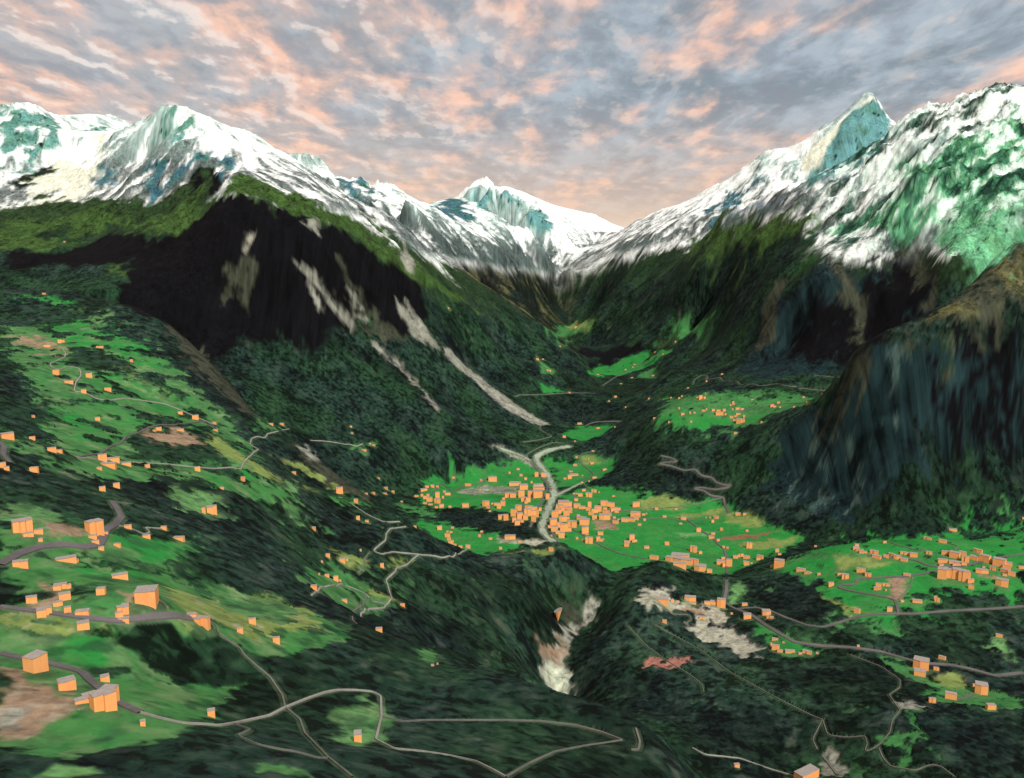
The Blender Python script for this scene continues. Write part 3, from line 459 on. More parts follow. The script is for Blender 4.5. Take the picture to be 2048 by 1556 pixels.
# ------------------------------------------------------------------ buildings: zone | centre column, centre row, width, height as surveyed
HOUSES = {
'upper left hillside': '88 587 7 4;95 692 12 5;119 683 7 7;126 682 7 6;200 694 13 4;263 721 6 7;113 745 12 10;178 751 11 9;138 764 16 7;168 783 9 8;216 779 12 7',
'round left pasture': '67 833 6 8;195 838 9 7;361 826 9 6;391 835 13 9;429 846 7 6;431 860 9 4;317 858 11 7;309 861 6 4;361 860 14 5',
'left hamlet road': '15 872 29 14;65 877 10 8;104 899 16 10;116 902 18 6;205 915 17 15;227 919 24 9;217 930 30 9;199 937 9 6;253 928 18 7;295 932 10 7;395 938 10 9;5 930 14 12;14 937 9 8;69 939 17 12;486 958 8 9',
'looping road at left edge': '46 1053 38 30;56 1070 21 10;78 1063 18 12;81 1080 9 8;190 1055 35 32;186 1074 17 9;191 1085 13 9;212 1067 7 7;202 1097 11 8;235 1090 14 9;42 1129 29 16;132 1120 38 10;154 1121 5 8;240 1153 30 11',
'steep left forest slope': '205 978 11 10;233 971 12 10;256 1054 13 8;328 1056 11 8;293 1073 15 8;358 1077 23 8;408 1021 7 12;424 1020 20 18;444 976 8 6',
'farm lane in olive meadow': '121 1175 26 12;138 1173 9 10;203 1182 19 17;130 1193 22 17;64 1200 20 16;116 1208 18 11;136 1220 15 17;90 1226 28 19;166 1227 28 14;295 1195 46 35;251 1212 13 10;246 1221 23 19;239 1231 13 15;248 1241 24 11;167 1252 23 18;382 1231 24 8;400 1243 40 18;505 1242 14 14;480 1261 11 11;553 1280 14 15',
'nearest road at the lower left': '73 1327 45 38;134 1371 36 22;210 1358 18 13;208 1404 50 42;220 1391 40 36;168 1402 35 11;178 1391 26 9;286 1447 9 12;423 1427 13 15;716 1475 15 19',
'forest edge above side valley': '875 1329 3 5;865 1331 6 3;542 848 9 4;564 848 8 5;588 945 8 5;679 981 15 14;712 1002 8 8;716 1036 7 8;734 1042 7 5;628 1057 7 7;702 853 4 4;704 866 4 3;740 887 4 3;747 890 7 3;727 900 12 3;733 987 5 4;747 986 7 5;770 987 8 3;772 976 7 5;786 983 6 5;757 956 5 3;803 1003 5 3',
'clearings below the forest ridge': '656 1111 8 8;644 1123 4 5;685 1121 11 9;694 1119 5 5;721 1100 4 5;764 1131 7 9;638 1148 3 4;654 1151 9 6;672 1157 10 11;680 1161 5 5;628 1175 12 9;689 1201 10 6;805 1210 9 6;758 1260 12 8',
'fields left of the airstrip': '985 958 17 11;962 960 5 5;936 970 12 5;907 955 5 5;1019 945 4 5;1036 938 6 4;1042 950 6 5;1051 957 6 6;960 980 3 3;931 1011 12 8;900 1013 6 5;883 1012 9 7;873 1014 7 5;980 1022 5 3;972 1007 15 12;984 1007 4 4;991 1008 7 6;976 1014 7 6;1006 1007 9 10;998 1012 8 11',
'valley floor left hamlet': '854 973 8 5;865 972 7 6;875 973 5 5;848 980 13 5;889 983 6 5;895 988 11 5;844 990 5 6;833 992 8 4;851 995 9 6;856 990 6 6;875 991 8 13;859 999 11 9;875 1002 12 10;886 994 4 6;850 1006 8 4;861 1009 9 3',
'river left bank town': '1073 949 6 9;1087 950 8 9;1063 964 4 5;1030 968 24 8;1047 974 18 12;1076 972 22 8;1077 978 24 8;1076 988 20 16;1014 991 11 9;1026 991 10 9;1043 988 10 14;1061 988 9 12;1095 993 6 11;1007 997 6 5;1047 999 8 9;1056 1000 9 10;1052 1004 6 7;1005 1034 18 10;1012 1035 8 12;1028 1026 11 14;1037 1016 11 11;1058 1015 17 8;1069 1019 9 10;1080 1018 6 8;1039 1032 14 14;1055 1025 12 14;1067 1031 9 18;1074 1027 6 14;1051 1035 8 10;1067 1038 8 12;1042 1042 9 6;1028 1040 8 9;1034 1046 10 9',
'village before dark wooded knoll': '830 1053 6 5;879 1056 8 8;905 1055 6 4;895 1063 5 4;902 1064 6 4;895 1071 9 8;898 1078 8 6;902 1084 9 7;909 1090 8 5;921 1093 8 5;936 1093 8 7;963 1063 6 4;959 1071 5 6;981 1077 7 5;1020 1075 22 9;1040 1083 8 5;1001 1096 6 6',
'far right bank fields': '1186 902 6 3;1153 914 4 5;1178 918 3 3;1184 926 7 5;1150 930 8 4;1209 939 9 4;1142 943 8 3;1148 950 18 4;1139 954 8 8;1130 957 6 4;1165 951 3 3;1189 955 9 4;1178 962 3 3;1164 965 5 4;1167 980 8 5;1188 982 10 6;1198 984 3 3;1178 990 12 9;1160 990 9 6;1148 987 5 3;1154 987 5 3;1152 999 8 6;1227 992 6 3',
'river right bank town': '1179 1010 6 12;1154 1012 11 9;1164 1015 14 6;1127 1009 22 14;1138 1010 9 12;1119 1016 12 12;1127 1018 14 9;1116 1023 14 10;1110 1029 11 13;1133 1026 10 11;1139 1020 9 12;1156 1031 7 4;1163 1037 20 7;1169 1044 20 14;1126 1038 13 11;1135 1036 8 5;1106 1044 19 14;1099 1053 7 6;1119 1050 9 10;1144 1048 19 14;1128 1056 13 16;1138 1059 8 8;1109 1058 11 11;1116 1065 8 7;1123 1071 10 11;1103 1071 4 4;1154 1076 5 6;1170 1061 12 14;1174 1068 6 4;1168 1081 9 5;1178 1081 12 13;1196 1078 7 9;1202 1080 8 6;1207 1078 3 3;1201 1067 9 7;1102 1099 8 8',
'mid valley floor town': '1208 1007 11 11;1218 1009 7 9;1224 1012 8 12;1196 1018 12 12;1189 1022 12 8;1176 1018 8 7;1210 1017 8 6;1228 1019 16 9;1237 1018 8 6;1233 1023 9 5;1182 1027 9 7;1212 1024 12 8;1209 1034 23 12;1220 1028 6 8;1189 1034 8 7;1187 1038 6 4;1228 1035 7 4;1237 1039 5 3;1231 1044 10 7;1250 1040 12 8;1272 1009 16 11;1271 1029 20 11;1264 1040 10 7;1273 1036 8 8;1287 1029 7 4;1293 1027 3 3;1289 1039 5 5;1279 1049 7 5',
'open valley floor fields': '1313 1017 7 6;1352 1018 6 3;1329 1033 8 4;1264 1076 11 13;1269 1082 10 5;1254 1084 10 6;1253 1090 9 7;1293 1095 10 5;1334 1087 8 7;1367 1037 10 6;1361 1047 6 3;1397 1060 9 8;1412 1035 3 3;1420 1035 3 3;1432 1035 10 6;1425 1042 6 7;1443 1058 6 7;1494 1061 5 5;1426 1067 8 5;1423 1075 10 6;1436 1080 6 5;1476 1028 9 6;1489 1028 6 5;1387 1098 14 14;1379 1099 5 5;1400 1105 8 6;1447 1094 5 6;1455 1095 5 5;1498 1091 11 12;1554 1101 7 7;1559 1108 7 4',
'factory behind dark hilltop': '1308 1115 18 9;1360 1114 38 10;1344 1119 28 10;1366 1123 40 12;1389 1124 16 14;1400 1137 24 12;1419 1142 10 8;1359 1130 26 9',
'valley floor near crossroads': '1446 1116 8 5;1442 1125 17 9;1458 1126 11 15;1448 1130 7 8;1471 1114 9 6;1478 1111 5 7;1484 1110 6 8;1493 1115 12 6;1520 1115 12 9;1516 1118 8 5;1489 1123 5 5;1493 1127 10 8;1503 1126 4 3',
'high green shelf hamlet': '1306 751 5 2;1444 748 4 3;1413 762 3 4;1376 776 4 2;1298 797 4 3;1342 795 3 3;1358 796 4 4;1364 792 4 3;1401 795 7 8;1395 795 4 4;1409 795 5 5;1411 786 2 3;1504 799 5 2;1466 804 5 4;1467 808 5 3;1461 810 3 4;1607 794 4 4;1644 788 4 5;1557 805 6 6;1544 811 8 6;1549 813 6 4;1560 814 4 3;1588 814 4 4;1615 805 6 5;1358 816 3 4;1365 828 7 5;1380 825 3 6;1389 825 5 4;1407 821 8 4;1413 818 3 4;1426 820 7 5;1437 821 8 5;1448 820 6 6;1439 827 15 8;1451 828 4 4;1465 818 3 3;1475 817 9 5;1484 818 7 4;1476 828 9 4;1463 834 8 5;1471 832 6 3;1488 832 4 7;1481 842 17 10;1468 840 5 3;1309 836 5 3;1338 844 4 4;1382 843 4 4;1523 844 4 4;1471 866 7 4',
'upper valley meadows': '1152 654 5 4;1120 692 4 2;1075 718 6 4;1086 718 3 3;1095 740 4 4;1100 741 4 4;1351 683 3 3;1310 704 3 2;1326 708 3 2;1269 729 4 2;1266 734 3 2;1251 739 3 3;1196 749 4 2;1139 785 5 3;1242 767 3 2;1264 755 4 2;1231 793 5 4;1218 802 3 3;1251 814 3 3;1159 847 9 4;1196 856 7 3;1230 854 3 3;1128 873 7 5;1150 882 3 3;129 483 3 3;897 616 3 3',
'terrace village west rows': '1631 1092 5 4;1713 1090 8 5;1712 1097 14 7;1719 1101 12 5;1726 1105 15 5;1748 1105 13 8;1753 1114 18 7;1772 1113 8 7;1783 1110 14 8;1794 1115 14 9;1809 1107 17 6;1827 1110 14 10;1808 1120 14 7;1769 1084 7 5',
'terrace village east core': '1855 1077 12 5;1885 1083 12 7;1905 1060 13 5;1858 1106 9 6;2046 1036 4 5;1892 1106 17 9;1909 1110 20 14;1925 1107 11 8;1955 1102 18 9;1969 1117 22 16;1981 1122 6 6;1948 1116 17 9;1930 1118 14 14;1885 1122 19 8;1910 1126 25 6;1913 1130 18 6;1928 1128 8 8;1882 1130 9 5;1891 1136 9 5;1889 1148 27 23;1967 1134 5 4;1985 1137 9 8;1998 1125 24 18;2015 1128 16 9;2013 1135 12 9;2043 1135 10 6;1963 1143 25 9;2010 1142 18 8;2023 1148 11 9;2009 1150 9 5;1917 1150 25 24;1932 1154 12 20;1935 1143 6 6;1941 1162 14 10;1942 1174 8 9;2003 1166 23 16',
'lower terrace lanes': '1602 1140 18 7;1616 1146 15 5;1638 1148 7 5;1690 1153 14 12;1679 1148 9 4;1722 1141 17 10;1736 1150 11 8;1814 1150 14 6;1662 1169 11 9;1757 1170 10 8;1772 1170 14 6;1755 1178 13 6;1771 1180 4 4;1834 1203 19 7;1804 1202 7 5;1870 1194 6 5;1874 1200 9 9;1714 1222 11 10;1779 1219 11 10;1558 1127 20 18;1544 1132 7 5;1596 1139 8 6',
'pale quarry by valley road': '1321 1201 31 8;1344 1201 6 8;1355 1203 7 4;1380 1198 23 11;1385 1206 14 4;1414 1206 11 7;1427 1206 14 9;1442 1206 17 20;1489 1209 11 6;1494 1233 19 11;1463 1227 5 4;1532 1226 20 10;1540 1235 14 5;1405 1236 12 6;1329 1243 8 7',
'row below valley road': '1550 1279 11 5;1551 1295 15 11;1542 1289 4 10;1560 1302 10 6;1580 1304 20 6;1600 1307 8 4;1614 1305 18 7;1634 1306 5 4;1567 1285 5 3',
'lower right woods': '1716 1292 5 6;1998 1272 11 7;1841 1330 29 22;1839 1347 22 12;1872 1338 10 7;1884 1316 13 7;1864 1401 13 10;1901 1392 22 14;1947 1370 5 6;1961 1379 26 22;1981 1414 17 12;1612 1553 54 22;1473 1531 12 8',
}
import bpy, time
T0 = time.time()
def log(*a): print('[scene %.0fs]' % (time.time() - T0), *a, flush=True)
W = fit()
log('fit')
# ------------------------------------------------------------------ fan-shaped survey grid (finer near the viewpoint's valley)
AZ0, AZ1, NA = -0.66, 0.66, 850
R0, R1, NR = 260.0, 13800.0, 1150
azs = np.concatenate([np.linspace(-1.15, AZ0, 60, endpoint=False), np.linspace(AZ0, AZ1, NA), np.linspace(AZ1, 1.15, 61)[1:]])
rs = np.exp(np.linspace(math.log(R0), math.log(R1), NR))   # distance ahead (y)
NAZ = len(azs)
ca = np.linspace(azs[0], azs[-1], 420); cr = np.exp(np.linspace(math.log(R0), math.log(R1), 620))
cz = evaluate(W, (ca[:, None] * cr[None, :]), np.broadcast_to(cr[None, :], (420, 620)).copy())
log('rbf grid')
def bil(gz, gx, gy, x, y):
    fx = np.clip((x - gx[0]) / (gx[-1] - gx[0]) * (len(gx) - 1), 0, len(gx) - 1.001)
    fy = np.clip(y * (len(gy) - 1), 0, len(gy) - 1.001)
    i = fx.astype(int); j = fy.astype(int); a = fx - i; b = fy - j
    return (gz[i, j] * (1 - a) * (1 - b) + gz[i + 1, j] * a * (1 - b) + gz[i, j + 1] * (1 - a) * b + gz[i + 1, j + 1] * a * b)
AZg, RTg = np.meshgrid(azs, np.linspace(0, 1, NR), indexing='ij')
X = (azs[:, None] * rs[None, :]); Y = np.broadcast_to(rs[None, :], X.shape).copy()
Z = bil(cz, ca, cr, AZg, RTg)
Zc = cz.copy()
for _ in range(6):
    Zc[1:-1, 1:-1] = 0.25 * (Zc[:-2, 1:-1] + Zc[2:, 1:-1] + Zc[1:-1, :-2] + Zc[1:-1, 2:])
ZS = bil(Zc, ca, cr, AZg, RTg)
lr = math.log(R1 / R0)
def slope_of(z):
    # gradient in world metres on the fan grid
    dr = np.gradient(z, axis=1) / np.gradient(np.broadcast_to(rs[None, :], z.shape), axis=1)
    da = np.gradient(z, axis=0) / np.gradient(X, axis=0)
    return da, dr - da * azs[:, None]
gx, gy = slope_of(Z)
slope = np.sqrt(gx ** 2 + gy ** 2)
sxg, syg = slope_of(ZS)
ga = np.arctan2(syg, sxg)
def streak(wl, octs, seed, squash=0.16, ridged=False, gain=0.55, nd=6):
    """noise drawn out down the fall line"""
    out = np.zeros(X.shape); wt = np.zeros(X.shape)
    for k in range(nd):
        th = math.pi * k / nd
        wk = np.abs(np.cos(ga - th)) ** 12 + 1e-4
        al = X * math.cos(th) + Y * math.sin(th); ac = -X * math.sin(th) + Y * math.cos(th)
        out += wk * fbm(al * squash, ac, wl, octs, seed + 7 * k, gain, ridged); wt += wk
    return out / wt
ST1 = streak(150, 5, 401, 0.22, True) ; ST2 = streak(46, 4, 501, 0.15)
log('streaks')
# relief detail: crags on steep high ground, soft hummocks on the near slopes
steep = smooth(0.25, 0.8, slope)
far = smooth(2600, 6000, Y)
valley = smooth(60, 220, Z)
horn = 1 - 0.55 * np.exp(-((X - 3000) ** 2 + (Y - 7700) ** 2) / 620.0 ** 2)
crag = fbm(X, Y, 520, 7, 11, 0.52, True) - 0.25
crag2 = fbm(X + 300, Y, 150, 5, 31, 0.55, True) - 0.25
hum = fbm(X, Y, 170, 5, 51, 0.5)
alt = smooth(700, 1200, Z)
Z0 = Z.copy()
Z = Z + (ST1 - 0.2) * steep * (3.5 + 38 * far) * (0.4 + 0.6 * valley) + ST2 * steep * (1.0 + 10 * far + 10 * alt * far) + crag * (far * steep * (14 + 62 * alt)) + crag2 * steep * (3 + 11 * far + 24 * alt) + hum * valley * (2.0 + 5.0 * smooth(800, 3000, Y)) * (0.4 + steep)
Z = Z0 + (Z - Z0) * horn
Z = Z + smooth(1050, 1300, Y) * smooth(2450, 2200, Y) * smooth(70, 170, Z) * smooth(-600, -100, X) * smooth(900, 500, X - 0.25 * (Y - 1500)) * (fbm(X, Y, 330, 3, 61) * 46 + fbm(X, Y, 120, 3, 62) * 20)
ravine = [at_depth(*q)[:2] for q in ((1250, 1165, 2380), (1192, 1208, 2180), (1172, 1246, 2080), (1125, 1275, 1990), (1112, 1330, 1890), (1116, 1395, 1800), (1180, 1470, 1650))]
rd = np.full(X.shape, 1e9)
for (xa, ya), (xb, yb) in zip(ravine, ravine[1:]):
    ex, ey = xb - xa, yb - ya; tt = np.clip(((X - xa) * ex + (Y - ya) * ey) / (ex * ex + ey * ey), 0, 1)
    rd = np.minimum(rd, np.hypot(X - xa - tt * ex, Y - ya - tt * ey))
Z = Z - 34 * np.exp(-(rd / 55) ** 2)
R2M = smooth(7000, 6300, Y) * smooth(1500, 2100, X) * smooth(3900, 4700, Y) * smooth(900, 1150, Z)   # the shattered mountain on the right
Z = Z + R2M * ((fbm((X * 0.94 + Y * 0.34) * 0.3, Y * 0.94 - X * 0.34, 130, 5, 77, 0.62, True) - 0.2) * 60 + fbm(X, Y, 60, 4, 78, 0.6, True) * 16)
log('relief')
KZ = (Z - CZ) / Y
def ground_at(px, py, lift=0.0):
    """the first point of the land met along a line of sight"""
    dx, dy, dz = ray(px, py)
    az = dx / dy
    fi = np.interp(az, azs, np.arange(NAZ)); i = min(int(fi), NAZ - 2); a = fi - i
    k = KZ[i] * (1 - a) + KZ[i + 1] * a
    kr = dz / dy
    hit = np.nonzero(k >= kr)[0]
    if not len(hit): 
        return None
    j = hit[0]
    if j == 0: y = rs[0]
    else:
        t = (kr - k[j - 1]) / (k[j] - k[j - 1]); y = rs[j - 1] + t * (rs[j] - rs[j - 1])
    return az * y, y, CZ + kr * y
def height(x, y):
    az = x / y
    fi = np.interp(az, azs, np.arange(NAZ)); i = min(int(fi), NAZ - 2); a = fi - i
    fj = math.log(max(y, R0) / R0) / lr * (NR - 1); j = min(int(fj), NR - 2); b = fj - j
    return float(Z[i, j] * (1 - a) * (1 - b) + Z[i + 1, j] * a * (1 - b) + Z[i, j + 1] * (1 - a) * b + Z[i + 1, j + 1] * a * b)

# ------------------------------------------------------------------ land cover
x, y, z = X, Y, Z
def n1(wl, o, s, **k): return fbm(x, y, wl, o, s, **k)
big = n1(900, 3, 101); mid = n1(220, 4, 111); fine = n1(60, 4, 121); tiny = n1(24, 3, 131)
col = np.zeros(X.shape + (3,)); wood = np.ones(X.shape); con = np.full(X.shape, 0.6)
def lay(m, rgb, w=None, c=None):
    global wood, con
    rgb = np.asarray(rgb)
    col[...] = col * (1 - m[..., None]) + rgb * m[..., None]
    if w is not None: wood = wood * (1 - m) + w * m
    if c is not None: con = con * (1 - m) + c * m
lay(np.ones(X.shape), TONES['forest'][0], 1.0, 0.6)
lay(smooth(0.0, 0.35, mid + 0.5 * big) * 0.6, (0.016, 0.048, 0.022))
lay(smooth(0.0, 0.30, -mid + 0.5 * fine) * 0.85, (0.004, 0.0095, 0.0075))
lay(smooth(0.02, 0.22, fbm(x, y, 300, 4, 115)) * smooth(3600, 2600, Y) * 0.85, (0.0028, 0.0062, 0.0056))  # large near-black patches: form shading put into the forest colour
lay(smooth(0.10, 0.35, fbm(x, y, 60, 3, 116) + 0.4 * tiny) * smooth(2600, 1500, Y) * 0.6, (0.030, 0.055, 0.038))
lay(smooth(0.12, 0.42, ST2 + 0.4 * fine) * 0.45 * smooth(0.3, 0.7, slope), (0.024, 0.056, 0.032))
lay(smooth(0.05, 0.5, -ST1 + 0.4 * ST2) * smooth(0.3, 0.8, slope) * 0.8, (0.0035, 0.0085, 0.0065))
lay(smooth(0.30, 0.60, fine + 0.5 * tiny) * smooth(2800, 1800, Y) * 0.7, (0.050, 0.075, 0.050))
# small clearings and bare streaks in the woods
clear = smooth(0.34, 0.46, fine + 0.35 * mid) * smooth(500, 1500, Y) * (1 - smooth(2300, 3200, Y))
lay(clear * 0.8, (0.045, 0.12, 0.045), 0.0, 0.6)
lay(smooth(0.22, 0.45, ST2 + 0.5 * n1(90, 4, 141)) * smooth(0.55, 1.2, slope) * 0.75, (0.075, 0.085, 0.06), 0.0, 1.0)
az = X / Y
snowline = np.interp(az, [-0.58, -0.3, -0.18, -0.155, -0.1, 0.0, 0.05, 0.1, 0.155, 0.21, 0.257, 0.31, 0.35, 0.41, 0.58], [1190, 1240, 1150, 1120, 930, 775, 690, 850, 950, 1020, 1130, 1190, 1010, 950, 1060])
hi = z - snowline
lay(smooth(-330, -160, hi + 130 * mid) * smooth(3000, 3500, Y) * 0.75, TONES['alpine_dark'][0], 0.2, 0.9)
lay(smooth(-160, -60, hi + 120 * mid) * smooth(3000, 3500, Y) * smooth(0.05, -0.1, az), TONES['alpine'][0], 0.0, 0.9)
lay(smooth(-90, 0, hi + 120 * mid + 60 * fine) * smooth(3000, 3500, Y), (0.10, 0.115, 0.085), 0.0, 1.0)
wide = 1 + 3.0 * smooth(5600, 6400, Y) * smooth(0.14, 0.08, az)
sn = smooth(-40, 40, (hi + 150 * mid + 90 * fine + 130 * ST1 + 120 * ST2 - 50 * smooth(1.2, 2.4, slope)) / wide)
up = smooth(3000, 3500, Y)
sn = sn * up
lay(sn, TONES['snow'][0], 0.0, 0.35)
mt = 0.5 * ST1 + 0.8 * ST2 + 0.45 * n1(170, 5, 151)
face = smooth(0.45, 1.3, slope)
summit = smooth(10300, 9900, Y)
rocky = smooth(0.16, 0.46, mt - 0.17 + 0.42 * face + 0.12 * smooth(5800, 6600, Y) * smooth(0.05, -0.02, az)) * up * summit * smooth(-60, 0, hi)
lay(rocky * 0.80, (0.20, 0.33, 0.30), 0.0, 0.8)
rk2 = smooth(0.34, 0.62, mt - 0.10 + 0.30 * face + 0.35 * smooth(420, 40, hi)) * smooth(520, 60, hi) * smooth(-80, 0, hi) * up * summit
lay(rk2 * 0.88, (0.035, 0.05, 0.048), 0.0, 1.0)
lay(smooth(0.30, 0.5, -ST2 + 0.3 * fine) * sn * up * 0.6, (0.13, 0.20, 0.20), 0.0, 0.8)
# bare dark ribs under the far snow
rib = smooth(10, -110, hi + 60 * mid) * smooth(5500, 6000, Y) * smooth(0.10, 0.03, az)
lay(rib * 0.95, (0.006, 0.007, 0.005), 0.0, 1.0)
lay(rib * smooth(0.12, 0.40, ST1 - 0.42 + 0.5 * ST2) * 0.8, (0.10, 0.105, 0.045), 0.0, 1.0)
# wooded right side of the upper valley: bare streaks and grassy alps
rs_ = smooth(4000, 4800, Y) * smooth(0.02, 0.12, az) * smooth(-60, -200, hi)
lay(rs_ * smooth(0.05, 0.4, mid + 0.4 * ST2) * 0.7, (0.022, 0.062, 0.018), 0.3, 0.8)
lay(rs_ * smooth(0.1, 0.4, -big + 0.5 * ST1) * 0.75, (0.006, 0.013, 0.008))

wx = fine * 1.0 + 0.5 * tiny; wy = n1(60, 4, 181) + 0.5 * n1(24, 3, 191)
bx = n1(240, 4, 201); by = n1(240, 4, 211)
POLY = []
def inside(poly, a, b):
    r = np.zeros(a.shape, bool)
    n = len(poly)
    for i in range(n):
        x1, y1 = poly[i]; x2, y2 = poly[(i + 1) % n]
        if y1 == y2: continue
        c = (y1 > b) != (y2 > b)
        r ^= c & (a < (x2 - x1) * (b - y1) / (y2 - y1) + x1)
    return r
def edge_dist(poly, a, b):
    d = np.full(a.shape, 1e9)
    n = len(poly)
    for i in range(n):
        x1, y1 = poly[i]; x2, y2 = poly[(i + 1) % n]
        ex, ey = x2 - x1, y2 - y1
        L = ex * ex + ey * ey + 1e-9
        t = np.clip(((a - x1) * ex + (b - y1) * ey) / L, 0, 1)
        d = np.minimum(d, (a - x1 - t * ex) ** 2 + (b - y1 - t * ey) ** 2)
    return np.sqrt(d)
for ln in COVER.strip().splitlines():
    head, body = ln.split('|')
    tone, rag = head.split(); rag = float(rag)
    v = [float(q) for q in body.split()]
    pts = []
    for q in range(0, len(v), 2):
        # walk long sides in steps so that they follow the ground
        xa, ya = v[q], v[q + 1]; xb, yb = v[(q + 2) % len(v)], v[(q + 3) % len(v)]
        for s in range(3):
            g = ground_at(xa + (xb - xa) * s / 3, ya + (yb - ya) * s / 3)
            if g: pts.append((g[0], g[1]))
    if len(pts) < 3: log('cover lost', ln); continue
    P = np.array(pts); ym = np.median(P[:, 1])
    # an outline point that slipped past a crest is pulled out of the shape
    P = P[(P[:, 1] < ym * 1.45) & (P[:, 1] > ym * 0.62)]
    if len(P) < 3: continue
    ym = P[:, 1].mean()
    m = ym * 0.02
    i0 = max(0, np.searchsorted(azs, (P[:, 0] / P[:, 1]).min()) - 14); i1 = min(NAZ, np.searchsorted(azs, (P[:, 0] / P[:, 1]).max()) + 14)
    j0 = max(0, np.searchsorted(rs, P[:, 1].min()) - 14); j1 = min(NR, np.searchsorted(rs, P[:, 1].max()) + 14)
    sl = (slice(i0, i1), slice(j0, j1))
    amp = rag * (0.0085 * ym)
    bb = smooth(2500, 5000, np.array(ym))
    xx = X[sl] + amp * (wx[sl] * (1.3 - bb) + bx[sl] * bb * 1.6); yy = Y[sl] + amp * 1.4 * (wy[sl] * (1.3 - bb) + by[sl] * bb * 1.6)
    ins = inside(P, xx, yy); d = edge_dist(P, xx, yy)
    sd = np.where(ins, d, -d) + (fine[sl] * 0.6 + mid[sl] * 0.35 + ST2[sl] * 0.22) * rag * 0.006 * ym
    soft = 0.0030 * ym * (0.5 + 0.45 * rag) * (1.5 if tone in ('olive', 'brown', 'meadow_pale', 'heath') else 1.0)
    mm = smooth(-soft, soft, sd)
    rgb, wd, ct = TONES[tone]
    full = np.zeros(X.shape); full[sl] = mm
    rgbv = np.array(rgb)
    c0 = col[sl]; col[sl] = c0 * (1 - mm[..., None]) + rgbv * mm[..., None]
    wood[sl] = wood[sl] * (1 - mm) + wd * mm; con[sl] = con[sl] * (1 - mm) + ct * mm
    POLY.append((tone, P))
# colour drift inside the meadows and thin mowing bands, trees scattered in the pastures
green = (col[..., 1] > 1.5 * col[..., 0]) & (wood < 0.5) & (col[..., 1] > 0.1)
gm = green.astype(float)
def tint(m, c):
    col[...] = col * (1 - m[..., None]) + np.array(c) * m[..., None]
near = smooth(3200, 2200, Y) * smooth(150, 400, Z)
tint(gm * smooth(-0.05, 0.35, fbm(x, y, 95, 4, 221) + 0.3 * near) * (0.35 + 0.25 * near), (0.075, 0.17, 0.058))
tint(gm * smooth(0.0, 0.40, -fbm(x, y, 130, 4, 231)) * (0.40 + 0.2 * near), (0.018, 0.115, 0.030))
tint(gm * smooth(0.12, 0.45, fbm(x, y, 60, 4, 225)) * near * 0.65, (0.17, 0.25, 0.115))
tint(gm * smooth(0.10, 0.40, -fbm(x + 500, y, 48, 4, 227)) * near * 0.65, (0.030, 0.075, 0.036))
nr2 = near * smooth(1700, 900, Y)
tint(gm * smooth(0.08, 0.40, fbm(x, y, 34, 4, 321)) * nr2 * 0.7, (0.12, 0.21, 0.085))
tint(gm * smooth(0.08, 0.38, -fbm(x + 50, y, 30, 4, 325)) * nr2 * 0.75, (0.016, 0.060, 0.024))
tint(smooth(0.10, 0.40, fbm(x, y + 90, 22, 4, 327)) * (wood < 0.5) * (gm < 0.5) * nr2 * 0.6, (0.34, 0.30, 0.22))
tint(gm * smooth(0.05, 0.5, fbm(x, y * 0.3, 70, 3, 229)) * smooth(60, 20, Z) * 0.30, (0.07, 0.20, 0.055))
hillm = smooth(260, 420, z) * smooth(3100, 2700, Y)
tr = gm * smooth(0.11, 0.22, n1(75, 4, 241)) * hillm * smooth(700, 1400, Y + 500 * n1(150, 2, 243)) * 0.95
lay(tr, (0.010, 0.030, 0.016), 1.0, 0.6)
trf = gm * smooth(0.30, 0.38, n1(45, 4, 251)) * smooth(90, 140, z) * (1 - hillm) * 0.9
lay(trf, (0.010, 0.030, 0.016), 1.0, 0.6)
# mottled snow over green on the right-hand mountain
mz = smooth(0.315, 0.365, az) * np.clip(R2M + smooth(1300, 1700, X) * smooth(4300, 4700, Y) * smooth(820, 950, Z) * smooth(7000, 6300, Y), 0, 1)
stv = 0.75 * fbm((x * 0.94 + y * 0.34) * 0.28, (y * 0.94 - x * 0.34), 110, 6, 261, 0.68) + 0.4 * fbm(x, y, 110, 5, 262, 0.6)
lay(mz * smooth(-0.04, 0.12, stv) * 0.85, (0.022, 0.095, 0.055), 0.0, 1.0)
lay(mz * smooth(0.09, 0.20, stv) * 0.85, (0.008, 0.025, 0.018), 0.0, 1.0)
lay(mz * smooth(0.03, 0.15, -stv) * 0.9, (0.66, 0.80, 0.72), 0.0, 0.5)
log('cover')

# ------------------------------------------------------------------ helpers for objects
SC = bpy.context.scene
COL = SC.collection
def set_props(o, label=None, cat=None, group=None, kind=None):
    if label: o['label'] = label
    if cat: o['category'] = cat
    if group: o['group'] = group
    if kind: o['kind'] = kind
def new_mesh(name, verts, faces, mat=None):
    me = bpy.data.meshes.new(name)
    me.from_pydata(verts, [], faces)
    if mat: me.materials.append(mat)
    me.update()
    return me
def link(o, parent=None):
    COL.objects.link(o)
    if parent: o.parent = parent
    return o

